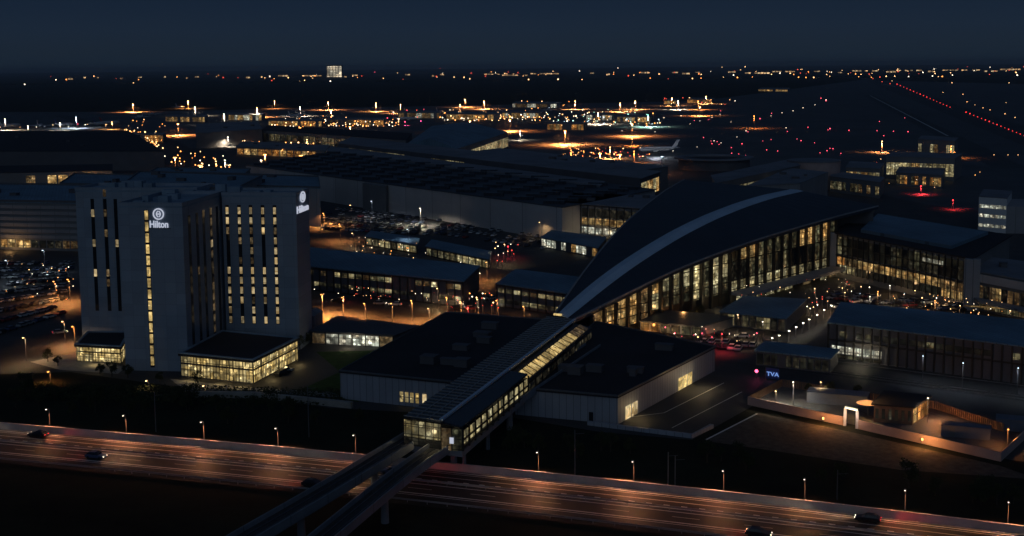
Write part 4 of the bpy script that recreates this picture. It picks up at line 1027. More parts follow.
# kiosk with pitched lit canopy
kf = [G(*q, 4.4) for q in ((874, 403), (913, 406), (929, 396), (886, 391))]
r = block('site_office', 'dark site office with an orange lit side inside the compound', 'site office', kf, 4.4, M['timber'], M['blackroof'], over=.9)
row(r, kf[1], kf[2], .4, 3.6, 4, lambda i: M['L_orange'] if i else M['L_warm'], fill=.75)
row(r, kf[0], kf[1], .9, 3.2, 6, lambda i: M['L_dusk'], fill=.5)
p = kf[1].lerp(kf[2], .5) + Vector((3, -2)); plight(r, (p.x, p.y, 2.8), 1400, (1, .36, .10), .2)
q = G(868, 400, 3.6); r2 = empty('round_canopy', (*q, 0), 'round canopy with a glowing orange lamp left of the site office', 'canopy')
MB().cyl((q.x, q.y, 2.9), (q.x, q.y, 3.6), 2.6, .4, 20).build('canopy_top', M['pinkwall'], r2); MB().cyl((q.x, q.y, 0), (q.x, q.y, 2.897), .15, .15, 8).build('pole', M['steel'], r2)
plight(r2, (q.x - 1.6, q.y - 2.2, 5.2), 900, (1, .5, .14), .2)
for (x, y, s_, lb) in ((838, 392, (14, 5), 'pale tarpaulin covered container row behind the gate'), (966, 425, (10, 3), 'grey site container in the right part of the compound'), (1016, 418, (8, 4), 'site cabin at the right end of the compound')):
    p = G(x, y, 2.6); r = empty('site_container', (*p, 0), lb, 'container')
    MB().box((p.x, p.y, 0), (s_[0], s_[1], 2.5), R(-22)).build('container_body', M['tarp'], r); MB().box((p.x, p.y, 2.503), (s_[0] + .3, s_[1] + .3, .15), R(-22)).build('container_roof', M['tarp'], r)
    MB().box((p.x - s_[0] * .3, p.y - s_[1] / 2 + s_[0] * .12, .2), (1.0, .25, 2.0), R(-22)).build('door', M['steel'], r)
# blue lettered sign with a red roundel
p = G(766, 376, 1.0); q = G(779, 377.5, 1.0)
r = empty('lit_sign', (*p, 0), 'blue lit letters TVA beside a red lamp, above the compound', 'sign')
MB().prism([p, q, q + Vector((.1, .3)), p + Vector((.1, .3))], .4, 3.2).build('sign_board', M['navy'], r)
for a in (p, q): MB().cyl((a.x, a.y + .4, 0), (a.x, a.y + .4, 3.2), .08, n=6).build('post', M['steel'], r)
t = (q - p); text_mesh('TVA', 1.5, .06, M['g_blue'], r, (*(p.lerp(q, .5) + Vector((0, -.2))), 1.2), t, 1.15)
p = G(756.5, 371, 2.0); r = empty('red_lamp', (*p, 0), 'round red lamp left of the blue lit letters', 'lamp')
MB().cyl((p.x, p.y, 0), (p.x, p.y, 1.6), .07, n=6).build('pole', M['steel'], r); MB().cyl((p.x, p.y - .2, 2), (p.x, p.y + .1, 2), .42, .42, 14).build('lamp', M['g_pink'], r)
plight(r, (p.x, p.y - .8, 2), 40, (1, .1, .3), .2)

# ---------------------------------------------------------------- streets, lamps
def line_sheet(name, pts, w, m, z):
    P = dense([G(*q) for q in pts], 14); b = MB(); ribbon(b, P, -w / 2, w / 2, z); return tag(b.build(name, m), kind='structure')
line_sheet('street', ((200, 292), (312, 300), (430, 312), (520, 322)), 16, M['road'], .055)
line_sheet('street', ((430, 312), (500, 290), (560, 262), (600, 245)), 12, M['road'], .057)
line_sheet('street', ((-40, 378), (20, 354), (78, 328), (130, 306)), 11, M['road'], .059)
line_sheet('street', ((640, 328), (760, 338), (860, 300), (940, 292), (1080, 318)), 11, M['road'], .061)
line_sheet('street', ((700, 350), (800, 368), (1080, 410)), 9, M['runway'], .063)
line_sheet('street', ((60, 116), (150, 136), (185, 152), (235, 172)), 22, M['road'], .07)
line_sheet('railway_track_bed', ((790, 355), (1080, 392)), 8, M['ballast'], .066)
line_sheet('railway_track_bed', ((780, 366), (1080, 406)), 6, M['ballast'], .068)
for j, (a, b_) in enumerate((((790, 353.6), (1080, 390.2)), ((790, 356.4), (1080, 393.8)), ((780, 365), (1080, 404.4)), ((780, 367), (1080, 407.6)))):
    A_, B_ = G(*a), G(*b_); o = MB().bar((*A_, .2), (*B_, .2), .12, .16).build('railway_rail', M['rail']); tag(o, kind='structure')
line_sheet('track_edge_line', ((706, 440), (757, 414)), .5, M['paint'], .07)
lamps = [ # px, py of the lamp head, height, colour, power, label
 (319, 177, 11, 'warm', 5200, 'tall lamp with an orange head before the pale blank hall wall'),
 (420.5, 208, 9, 'white', 12000, 'bright white lamp shining on the long pale wall'),
 (372, 201, 9, 'cool', 1200, 'cool white lamp in front of the stair tower of the pale wall'),
 (351, 205, 8, 'warm', 1600, 'warm lamp at the left end of the middle parking lot'),
 (324, 213, 7, 'org', 4200, 'orange lamp lighting the yard right of the hotel signs'),
 (408, 229, 9, 'cool', 500, 'thin lamp mast between the two blue platform canopies'),
 (353, 233, 7, 'warm', 1300, 'warm lamp at the left end of the platform canopies'),
 (438, 288, 7, 'warm', 1700, 'yellow lamp on the street below the blue parking deck'),
 (322, 294, 7, 'org', 5600, 'orange lamp on the street just right of the hotel'),
 (343, 297, 7, 'org', 5000, 'second orange lamp on the street right of the hotel'),
 (365, 303, 7, 'org', 4000, 'orange lamp above the glass pavilion roof'),
 (429, 308, 7, 'warm', 900, 'lamp at the back corner of the black left hall'),
 (461, 301, 7, 'org', 3200, 'orange lamp left of the red lit street corner'),
 (478, 299, 7, 'warm', 900, 'lamp beside the red lit street corner'),
 (505, 244, 8, 'warm', 900, 'lamp over the cluster of red lights left of the wedge'),
 (540, 222, 8, 'warm', 700, 'small lamp at the end of the pale wall'),
 (44, 250, 9, 'cool', 450, 'pale lamp mast in the left parking lot below the office block'),
 (7, 260, 9, 'cool', 400, 'leftmost lamp mast in the left parking lot'),
 (69, 279, 8, 'org', 2300, 'orange lamp beside the hotel in the left parking lot'),
 (55, 281, 8, 'org', 1200, 'dimmer orange lamp in the middle of the left parking lot'),
 (64, 321, 7, 'warm', 900, 'warm lamp on the road left of the hotel'),
 (25, 337, 7, 'warm', 900, 'lamp on the road left of the hotel, near the picture edge'),
 (74, 326, 6, 'org', 900, 'orange lamp hard against the left hotel wall'),
 (50, 371, 3, 'org', 160, 'low orange lamp in the dark garden left of the hotel'),
 (738, 314, 7, 'warm', 1400, 'bright warm lamp under the wedge glass front'),
 (763, 321, 6, 'white', 400, 'small white lamp right of the bright one under the glass'),
 (793.5, 381, 6, 'white', 1500, 'white lamp at the back of the walled compound'),
 (776, 390, 4, 'warm', 900, 'low warm lamp in the left corner of the compound'),
 (928, 397, 6, 'white', 260, 'small lamp at the back corner of the site office'),
 (821, 381, 4, 'warm', 260, 'low lamp by the timber fence of the compound'),
 (1008, 428, 4, 'org', 160, 'low orange lamp at the right corner of the compound'),
 (920, 341, 7, 'cool', 160, 'cool lamp in the railway area before the long deck'),
 (923, 355, 7, 'cool', 200, 'cool lamp between the railway tracks'),
 (963, 362, 7, 'cool', 260, 'cool lamp right of the one between the tracks'),
 (1018, 367, 7, 'cool', 260, 'cool lamp at the right edge of the railway area'),
 (992, 323, 7, 'cool', 200, 'cool lamp above the long dark blue deck'),
 (890, 285, 7, 'white', 600, 'white lamp in front of the right terminal wing'),
 (870, 296, 7, 'white', 500, 'white lamp left of the one before the right terminal'),
 (915, 290, 7, 'warm', 500, 'warm lamp before the middle of the right terminal'),
 (845, 292, 7, 'warm', 500, 'warm lamp at the left end of the right terminal street'),
 (960, 305, 7, 'warm', 600, 'warm lamp at the corner of the terminal extension'),
 (1010, 310, 7, 'warm', 500, 'warm lamp before the terminal extension'),
 (392, 303, 7, 'org', 1500, 'orange lamp on the street right of the pavilion lamp'),
 (412, 300, 7, 'org', 1500, 'orange lamp on the street between the pavilion and the parking deck end'),
 (447, 297, 7, 'org', 1700, 'orange lamp left of the ramp street corner'),
 (497, 300, 7, 'org', 1300, 'orange lamp on the street below the deck under the wedge'),
 (524, 306, 7, 'org', 1100, 'orange lamp close to the left tip of the wedge roof'),
 (487, 262, 7, 'org', 1200, 'orange lamp on the ramp right of the platform canopies'),
 (340, 224, 8, 'org', 1500, 'orange lamp in the middle of the dark parking lot rows'),
 (878, 291, 7, 'org', 700, 'orange lamp on the forecourt of the right terminal'),
 (935, 300, 7, 'org', 800, 'orange lamp on the forecourt near the lit canopy strip'),
 (815, 288, 7, 'warm', 800, 'warm lamp where the wedge canopy meets the right terminal'),
 (205, 385, 2.2, 'warm', 60, 'tiny garden lamp in front of the hotel pavilion'),
 (148, 380, 2.2, 'warm', 90, 'tiny garden lamp at the foot of the lit hotel column'),
]
for x, y, h, cc, pw, lb in lamps:
    p = G(x, y, h); big = max(1.0, p.y / 420)
    lamp_post('street_lamp', (p.x, p.y), h, .8 * big ** .5, (-.3, -.95), lb, None, M['g_' + cc], pw * (6.5 if cc == 'org' else 3.2 if x < 100 else 1.6),
              {'warm': (1, .62, .28), 'org': (1, .36, .09), 'white': (1, .86, .62), 'cool': (.75, .88, 1)}[cc], .25, head=(.5 * big, .3 * big), pole_m='darkwall')
for i, (x, y) in enumerate(((772, 337.5), (779, 335), (789, 330.5), (796, 326.5), (803, 322.5), (809, 319), (817, 314.5), (824, 309.5), (831, 305))):
    p = G(x, y, 3.5); lamp_post('path_lamp', (p.x, p.y), 3.5, .3, (0, -1), 'white lamp in the slanting row beside the small canopies, ' + ORD[i] + ' from the left', 'row of path lamps', M['g_white'], 170, (1, .88, .68), .15, head=(.7, .5), pole_m='steel')
# apron flood masts
masts = [(133, 104, 'warm', 2), (188, 101, 'warm', 1.4), (195, 107, 'white', 1), (257, 108, 'warm', 2), (274.5, 101, 'warm', .8), (300, 107, 'white', .8), (328, 102, 'warm', 2), (331, 110, 'warm', 1.2),
         (376, 103, 'warm', 1.3), (400.5, 104.5, 'warm', 1.3), (465, 99.5, 'warm', 1.8), (460, 104.5, 'warm', 1), (484, 101, 'warm', 1.8), (575, 101, 'warm', 1.3), (620, 103, 'warm', 1.6), (635, 101, 'warm', 1.8),
         (672, 98, 'warm', 1), (678, 101, 'white', 1), (706, 96.5, 'warm', .9), (698, 101, 'org', .9), (648, 115, 'cyan', .5), (598, 113, 'white', .6), (571, 150, 'org', .55), (610, 147, 'warm', .9), (632, 136, 'org', .7), (634, 151, 'org', .5),
         (754, 116, 'org', .12), (882, 141, 'warm', .8), (228, 137, 'white', .3), (257, 110.5, 'white', .9), (307, 139.5, 'warm', .5), (202, 163, 'warm', .35), (216, 161, 'warm', .3), (225, 160, 'white', .3), (261, 160, 'white', .25), (224, 114, 'white', .8), (520, 131, 'white', .3), (951, 146, 'org', .5), (5, 119, 'white', .4), (28, 126, 'white', .5), (60, 123, 'white', .9), (112, 122, 'warm', 1.2), (76, 117, 'cool', .4)]
CN = {'warm': 'warm', 'white': 'white', 'org': 'orange', 'cool': 'cool white', 'cyan': 'green tinted'}
def order_label(items, key):
    idx = {}
    for i, it in sorted(enumerate(items), key=lambda q: q[1][0]):
        kk = key(it); idx.setdefault(kk, []).append(i)
    out = {}
    for kk, l in idx.items():
        for n_, i in enumerate(l): out[i] = ORD[n_]
    return out
ol = order_label(masts, lambda m_: m_[2])
for i, (x, y, cc, pw) in enumerate(masts):
    hh = 15.5 if y < 120 else 10
    p = G(x, y, hh); s_ = p.y * .00034
    r = empty('floodlight_mast', (*p, 0), 'apron mast with %s floodlight, %s %s one counted from the left' % (CN[cc], ol[i], CN[cc]), 'floodlight', 'floodlight masts on the apron')
    MB().cyl((p.x, p.y, 0), (p.x, p.y, hh), .5, .3, 8).build('pole', M['darkwall'], r)
    hd = MB().box((p.x, p.y, hh - .3), (2.6, .5, .3)).build('lamp_bracket', M['galv'], r)
    MB().cyl((p.x, p.y - .5, hh - .2 - s_), (p.x, p.y - .5, hh - .2 + s_), s_ * 1.1, s_ * .9, 10).build('lamp', M['g_' + cc], hd)
    plight(r, (p.x, p.y - 1.2, hh - 1.5 - s_), 430000 * pw * (1 if hh > 15 else .2), {'warm': (1, .37, .11), 'org': (1, .27, .05), 'white': (1, .8, .55), 'cool': (.7, .85, 1), 'cyan': (.6, 1, .8)}[cc], 1, spot=(R(165), (0, 0, 0)))

# small lights among the apron: clusters
def small_light(x, y, cc, h, size, label, group, name='apron_light', cat='light'):
    p = G(x, y, h); s_ = p.y * size
    r = empty(name, (*p, 0), label, cat, group)
    MB().cyl((p.x, p.y, 0), (p.x, p.y, h), .12, .1, 6).build('pole', M['steel'], r)
    MB().cyl((p.x, p.y, h), (p.x, p.y, h + s_ * 1.6), s_, s_ * .7, 8).build('lamp', M['s_' + cc], r)
rl = random.Random(5)
MANY = {'on': False, 'mb': MB(), 'cols': ['warm', 'org', 'white', 'cool', 'cyan', 'redd', 'red', 'pink', 'mag']}
def cluster(n, x0, x1, y0, y1, cols, where, slope=0, size=.00030):
    if MANY['on']:
        for i in range(int(n * (3.2 if y1 < 160 else 1.8))):
            x = rl.uniform(x0, x1); y = rl.uniform(y0, y1) + slope * (x - x0) / (x1 - x0); cc = rl.choice(cols); h = rl.uniform(2, 7)
            p = G(x, y, h); s_ = p.y * size * rl.uniform(.5, 1.25) * (1.15 if y1 < 160 else .62); MANY['mb'].cyl((p.x, p.y, h), (p.x, p.y, h + s_ * 1.6), s_, s_ * .7, 6, MANY['cols'].index(cc))
        return
    for i in range(n):
        x = rl.uniform(x0, x1); y = rl.uniform(y0, y1) + slope * (x - x0) / (x1 - x0); cc = rl.choice(cols)
        small_light(x, y, cc, 3, size * rl.uniform(.6, 1.3) * (1 if y1 < 160 else .68), {'g': ''}.get('', '') + 'small %s light %s' % ({'warm': 'warm', 'white': 'white', 'org': 'orange', 'redd': 'dull red', 'red': 'red', 'cool': 'bluish', 'pink': 'pink', 'cyan': 'greenish', 'mag': 'magenta'}[cc], where), 'lights ' + where)
cluster(16, 0, 110, 124, 128, ['white', 'warm', 'pink', 'warm'], 'in the row of parked aircraft at the far left')
cluster(20, 115, 165, 115, 134, ['warm', 'org', 'white'], 'along the bright apron edge left of the piers', 8)
cluster(34, 150, 232, 138, 158, ['warm', 'white', 'org', 'warm'], 'on the curved traffic road behind the hotel', 18, .0004)
cluster(16, 250, 350, 116, 123, ['warm', 'org', 'white'], 'on the apron behind the pale pier')
cluster(18, 386, 440, 109, 122, ['pink', 'mag', 'white', 'redd'], 'on the pink lit stands')
cluster(26, 445, 530, 110, 117, ['warm', 'white', 'org'], 'on the apron behind the blue hangar')
cluster(22, 512, 585, 101, 118, ['white', 'cool', 'warm', 'org'], 'on the stands right of the blue hangar')
cluster(22, 580, 650, 108, 121, ['white', 'cyan', 'warm', 'org'], 'on the stands above the white airliner')
cluster(12, 662, 735, 98, 105, ['org', 'redd', 'warm'], 'in the distant remote stands')
cluster(12, 495, 525, 240, 262, ['redd', 'warm', 'white', 'redd'], 'in the bus station left of the wedge', 0, .0005)
cluster(16, 455, 500, 292, 309, ['redd', 'warm', 'org', 'white'], 'at the street corner behind the black left hall', 0, .0006)
cluster(14, 660, 760, 322, 336, ['white', 'warm', 'redd', 'pink'], 'on the street in front of the entrance block', 4, .0006)
cluster(16, 840, 990, 285, 300, ['warm', 'white', 'cool'], 'on the street in front of the right terminal', 12, .0005)
cluster(12, 800, 830, 295, 312, ['redd', 'white', 'warm'], 'at the crossing left of the long deck', 0, .0005)
cluster(10, 880, 960, 158, 186, ['redd', 'red', 'org', 'warm'], 'around the right concourses')
cluster(8, 440, 500, 262, 290, ['warm', 'white'], 'on the ramp right of the parking deck', 0, .0005)
MANY['on'] = True
cluster(40, 270, 400, 119, 127, ['warm', 'org', 'org', 'white'], 'along the orange lit gates behind the pale pier', 0, .00036)
cluster(34, 440, 545, 113, 121, ['warm', 'org', 'org', 'white'], 'along the orange lit gates behind the blue hangar', 0, .00036)
cluster(30, 545, 660, 113, 126, ['warm', 'org', 'white', 'cool', 'cyan'], 'along the gates above the white airliner', 0, .00034)
cluster(24, 240, 330, 141, 150, ['org', 'org', 'warm'], 'in the orange bays behind the skylight hall', 3, .0004)
cluster(20, 560, 650, 148, 157, ['org', 'warm', 'redd'], 'on the orange lit stand of the white airliner', 0, .0003)
cluster(26, 118, 160, 128, 142, ['org', 'warm', 'warm'], 'at the start of the curved traffic road', 6, .0004)
cluster(24, 312, 470, 284, 296, ['warm', 'white', 'warm', 'redd'], 'under the edge of the long parking deck', 10, .0004)
cluster(18, 350, 430, 236, 252, ['warm', 'white', 'org'], 'around the platform canopies', 8, .0004)
cluster(22, 840, 1020, 288, 304, ['warm', 'warm', 'org', 'white'], 'along the terminal forecourt at the right', 14, .0004)
cluster(16, 740, 850, 284, 300, ['warm', 'white', 'redd'], 'under the pale canopy of the wedge', -8, .0004)
cluster(18, 0, 74, 262, 300, ['warm', 'white', 'org'], 'among the cars of the left parking lot', 0, .0004)
cluster(16, 830, 985, 160, 185, ['warm', 'org', 'redd', 'white'], 'beside the low right service buildings', 6, .0004)
for xa, xb, n_ in ((0, 260, 12), (260, 370, 16), (370, 480, 10), (480, 600, 18), (600, 780, 26), (780, 1024, 60)):
    for i in range(n_):
        x = rl.uniform(xa, xb); y = HOR - (x - 512) * .00873 + rl.choice((6, 8, 9, 10, 13)) + rl.uniform(-1, 1); p = G(x, y, 6); s_ = p.y * rl.uniform(.00022, .0005)
        cc = rl.choice(('warm', 'white', 'org', 'warm', 'redd')); MANY['mb'].cyl((p.x, p.y, 6), (p.x, p.y, 6 + s_ * 1.8), s_, s_ * .8, 6, MANY['cols'].index(cc))
tag(MANY['mb'].build('scattered_lights', [M['s_' + c_] for c_ in MANY['cols']]), 'countless tiny warm lights scattered over stands, streets and the far town', 'lights', None, 'stuff')
p = G(662, 157, 14); r = empty('floodlight_mast', (*p, 0), 'cool floodlight mast added to brighten the white airliner', 'floodlight')
MB().cyl((p.x, p.y, 0), (p.x, p.y, 14), .3, .2, 6).build('pole', M['galv'], r); MB().box((p.x, p.y, 14), (1.6, .8, .5)).build('lamp', M['s_cool'], r)
q_ = G(656, 157.5); plight(r, (q_.x, q_.y, 6), 14000, (.85, .9, 1), 1)  # added light, set apart from its mast, to brighten the airliner
# the red glow on the apron at the right
for (x, y, pw) in ((921, 186, 6000), (953, 200, 2600), (935, 142, 5000), (722, 333, 500), (468, 307, 1800), (508, 246, 900), (432, 113, 22000), (405, 122, 16000)):
    col = (1, .05, .06) if (x not in (432, 405)) else (1, .08, .25)
    z = 5; p = G(x, y, z); r = empty('beacon', (*p, 0), 'beacon lamp giving a %s glow %s' % ('red' if col[1] == .05 else 'pink', {921: 'before the lit concourse', 953: 'on the apron left of the white control block', 935: 'by the far gate building', 722: 'on the street before the entrance block', 468: 'at the corner behind the black left hall', 508: 'in the bus station', 432: 'on the far pink stand', 405: 'on the near pink stand'}[x]), 'beacon')
    MB().cyl((p.x, p.y, 0), (p.x, p.y, z - .4), .12, n=6).build('pole', M['steel'], r); s_ = p.y * .0005
    MB().cyl((p.x, p.y, z - .4), (p.x, p.y, z - .4 + s_ * 1.6), s_, s_ * .7, 10).build('lamp', M['g_red'] if col[1] == .05 else M['g_pink'], r)
    plight(r, (p.x, p.y - 1, z - .9), pw * 1.5, col, .5, spot=(R(160), (0, 0, 0)))
# runway and taxiway lights
rw = []
for i in range(17): t = i / 16; rw.append((897 + 53 * t, 84.5 + 23 * t, 'red', .00042, 'in the upper row of the red runway lights'))
for i in range(17): t = i / 16; rw.append((966 + 62 * t, 112.5 + 25 * t, 'red', .00045, 'in the lower row of the red runway lights'))
for x, y in ((873, 79), (882, 82), (890, 84)): rw.append((x, y, 'redd', .0004, 'before the red runway light rows'))
for x, y in ((655, 132), (669, 127), (690, 124), (700, 121), (712, 117.5), (720, 114.5), (651, 129), (622, 131), (664, 118), (681, 116), (699, 116), (731, 122), (771, 116), (782, 113), (793, 111), (803, 108), (815, 105), (826, 100), (737, 137), (746, 131), (721, 143), (714, 141), (697, 147), (735, 101), (786, 128), (656, 152), (673, 151)): rw.append((x, y, 'white', .00026, 'in the scattered white taxiway lights'))
for x, y in ((808, 127.5), (830, 129), (849, 130.5), (877, 131), (908, 132), (801, 141), (827, 151), (820, 153), (830, 148.5), (742, 144), (712, 144), (748, 132), (821, 98.5), (826, 101), (760, 119), (833, 149)): rw.append((x, y, 'pink', .00040, 'in the scattered red taxiway lights'))
for x, y in ((994, 155), (1008, 155), (1018, 155), (943, 92.5), (963, 94.5), (1006, 103), (1005, 114), (1015, 117.5), (967, 102), (975, 105), (983, 108), (990, 110), (892, 81), (952, 83), (1009, 83)): rw.append((x, y, 'warm', .00028, 'in the dim lights right of the runway'))
rq = random.Random(8)
for _ in range(26): rw.append((rq.uniform(690, 905), rq.uniform(108, 156), 'pink', .00028, 'in the scattered red taxiway lights'))
for x, y, cc, s_, wh in rw:
    s_ *= rq.uniform(.6, 1.1)
    small_light(x, y, cc, 1.0, s_, '%s airfield light %s' % ({'red': 'bright red', 'redd': 'dull red', 'white': 'white', 'pink': 'red', 'warm': 'warm'}[cc], wh), 'airfield lights ' + wh, 'runway_light', 'runway light')

# ---------------------------------------------------------------- aircraft
def plane_tree(tailm, label, group):
    r = empty('airliner', (0, 0, 0), label, 'airliner', group)
    rings = []
    for x, rad, zc in ((18.5, .15, 3.4), (18, .8, 3.4), (16.5, 1.5, 3.6), (14, 1.95, 3.8), (8, 2.0, 3.9), (-8, 2.0, 3.9), (-13, 1.5, 4.3), (-17, .8, 4.8), (-19.5, .2, 5.1)):
        rings.append([(x, math.cos(6.2832 * i / 14) * rad, zc + math.sin(6.2832 * i / 14) * rad) for i in range(14)])
    fu = MB().loft(rings).build('fuselage', M['white'], r, smooth=True)
    for s in (-1, 1):
        MB().hexa([(5, s * 1.5, 2.9), (-2, s * 1.5, 2.9), (-6.5, s * 17, 4.3), (-4.5, s * 17, 4.3)], [(5, s * 1.5, 3.5), (-2, s * 1.5, 3.4), (-6.5, s * 17, 4.45), (-4.5, s * 17, 4.45)]).build('wing', M['white'], r)
        MB().hexa([(-14, s * .8, 4.8), (-17.5, s * .8, 4.8), (-19.5, s * 6, 5.2), (-17.8, s * 6, 5.2)], [(-14, s * .8, 5.1), (-17.5, s * .8, 5.0), (-19.5, s * 6, 5.32), (-17.8, s * 6, 5.32)]).build('tailplane', M['white'], r)
        MB().cyl((5.5, s * 5.5, 2.1), (1.5, s * 5.5, 2.2), 1.05, .75, 14).build('engine', M['white'], r)
        MB().cyl((-.5, s * 3.2, 0), (-.5, s * 3.2, 2.9), .5, .3, 10).build('landing_gear', M['steel'], r)
        MB().box((2, s * 2.0, 4.3), (26, .06, .3)).build('cabin_windows', M['glass'], r)
    MB().cyl((15, 0, 0), (15, 0, 2.3), .35, .2, 10).build('landing_gear', M['steel'], r)
    MB().hexa([(-13, -.2, 5.4), (-17.5, -.2, 5.4), (-17.5, .2, 5.4), (-13, .2, 5.4)], [(-18.2, -.1, 12.2), (-20.6, -.1, 12.2), (-20.6, .1, 12.2), (-18.2, .1, 12.2)]).build('tail_fin', tailm, r)
    return r
protos = {}
pls = [(658, 153, R(186), 'white', 'white airliner with a pale tail on the dark apron below the floodlit stands'),
       (10, 128, R(60), 'white', 'airliner at the far left, leftmost of the parked row'), (40, 128, R(100), 'white', 'airliner at the far left, second in the parked row'), (64, 127, R(70), 'navy', 'blue tailed airliner left of centre in the far left row'),
       (100, 126, R(80), 'navy', 'blue tailed airliner near the right end of the far left row'), (110, 125, R(60), 'red', 'red tailed airliner in the far left row'), (140, 119, R(120), 'white', 'airliner by the bright apron edge'), (152, 116, R(100), 'red', 'red tailed airliner at the right end of the apron edge'),
       (180, 109, R(80), 'white', 'airliner on the dim apron behind the annex'), (296, 118, R(60), 'white', 'airliner on the apron behind the pale pier'), (405, 121, R(20), 'red', 'airliner with red tail in the pink light'),
       (440, 114, R(75), 'white', 'white tailed airliner left of the orange lit stands'), (500, 113, R(90), 'white', 'white tailed airliner on the orange lit stands'), (548, 112, R(80), 'navy', 'blue tailed airliner on the stands right of the blue hangar'), (590, 118, R(60), 'red', 'red tailed airliner above the white airliner'), (628, 117, R(110), 'white', 'white tailed airliner under the right pair of floodlights'), (673, 106, R(80), 'red', 'red tailed airliner on the distant remote stands')]
for x, y, rz, tm, lb in pls:
    if tm not in protos: protos[tm] = r = plane_tree(M[tm], lb, 'airliners parked on the apron')
    else: r = copy_tree(protos[tm])
    r.location = (*G(x, y), .08); r.rotation_euler = (0, 0, rz); r['label'] = lb
# ---------------------------------------------------------------- parking lots full of cars
CL = ['silver', 'black', 'blue', 'white', 'red']; rc = random.Random(3)
def lot(name, quad, nu, nv, rz, where, group, fillp=.85):
    A_, B_, C_, D_ = [G(*q) for q in quad]
    for j in range(nv):
        for i in range(nu):
            if rc.random() > fillp: continue
            p = A_.lerp(B_, (i + .5) / nu).lerp(D_.lerp(C_, (i + .5) / nu), (j + .5) / nv)
            parked((p.x, p.y), R(rz) + (math.pi if rc.random() < .5 else 0) + rc.uniform(-.04, .04), rc.choices(CL, (5, 5, 3, 3, 1))[0], where, group)
lot('a', ((-15, 345), (62, 318), (74, 262), (-15, 262)), 14, 9, 70, 'car parked in the lot left of the hotel', 'cars in the left parking lot', .8)
lot('b', ((314, 232), (420, 236), (500, 226), (330, 207)), 22, 5, 70, 'car parked in the dark lot below the long pale wall', 'cars in the middle parking lot', .85)
lot('c', ((430, 236), (545, 252), (560, 238), (450, 222)), 15, 3, 70, 'car parked near the bus station left of the wedge', 'cars near the bus station', .8)
lot('d', ((815, 300), (960, 314), (975, 306), (840, 293)), 18, 2, 20, 'car standing in front of the right terminal wing', 'cars before the right terminal', .7)
lot('e', ((262, 384), (298, 368), (303, 364), (270, 380)), 1, 4, 60, 'car beside the lit hotel pavilion', 'cars beside the hotel pavilion', .9)
lot('f', ((690, 348), (745, 353), (760, 345), (705, 341)), 8, 2, 70, 'car parked behind the right end of the black right hall', 'cars behind the right hall', .8)
for i, (x, y, cn, an) in enumerate(((700, 333, 'white', 170), (722, 336, 'black', -10), (742, 338, 'silver', 170), (472, 310, 'red', 20), (458, 309, 'black', 20), (490, 300, 'silver', 200), (395, 306, 'white', 175), (380, 305, 'silver', -8), (338, 302, 'black', 172), (856, 303, 'white', 30), (838, 308, 'silver', 210), (60, 334, 'silver', 30))):
    p = G(x, y); driving(p, (math.cos(R(an)), math.sin(R(an))), cn, ['white car leaving the entrance block', 'black car between two pale ones below the wedge', 'silver car right of the black one below the wedge', 'red car at the corner behind the left hall', 'black car at the corner behind the left hall', 'silver car climbing the ramp street', 'white car on the street above the glass pavilion', 'silver car following the white one above the pavilion', 'black car on the orange lit street by the hotel', 'white car at the crossing left of the long deck', 'silver car at the crossing left of the long deck', 'silver car on the road left of the hotel'][i], 'cars driving on the airport streets', .09)

# ---------------------------------------------------------------- horizon
fb = [(68, 73), (81, 86), (97, 101), (120, 126), (138, 142), (162, 166), (186, 189), (195, 199), (238, 241), (246, 250), (278, 288), (302, 322), (344, 350), (352, 358), (405, 410), (432, 436), (440, 444), (484, 500), (502, 528), (530, 559), (590, 594), (606, 610), (640, 650), (672, 678), (682, 690), (695, 700), (728, 736), (745, 770), (772, 795), (814, 820), (838, 842), (852, 868), (872, 878), (886, 896), (898, 908), (910, 922), (928, 938), (942, 968), (972, 980), (984, 998), (1000, 1024)]
for i, (x0, x1) in enumerate(fb):
    xm = (x0 + x1) / 2; yb = HOR - (xm - 512) * .00873 + (7.8 if i % 3 else 9.2)
    far_box('distant_building', x0, x1, yb, rnd.uniform(12, 20), 'low distant building with lit windows on the horizon, %s from the left' % ORD[i] if i < len(ORD) else '', 'building', chance(('L_far', 3), ('L_far', 1), (None, 1)), 40, max(2, int((x1 - x0) / 3)), 1, 'darkwall', 'distant buildings along the horizon')
for i, (x, hh, mm) in enumerate(((51, 26, 'g_redd'), (208, 40, 'g_redd'), (375, 42, 'g_pink'), (440, 70, 'g_redd'), (618, 60, 'g_white'), (722, 60, 'g_warm'), (745, 60, 'g_warm'), (967, 45, 'g_redd'))):
    yb = HOR - (x - 512) * .00873 + 9; p = G(x, yb); r = empty('radio_mast', (*p, 0), 'thin distant mast with a tip light on the horizon, %s from the left' % ORD[i], 'mast', 'distant masts')
    MB().cyl((*p, 0), (*p, hh), 1.2, .4, 6).build('lattice_pole', M['steel'], r); MB().cyl((*p, hh), (*p, hh + 5), 3.2, 2.2, 8).build('lamp', M[mm], r)
tw = random.Random(9)
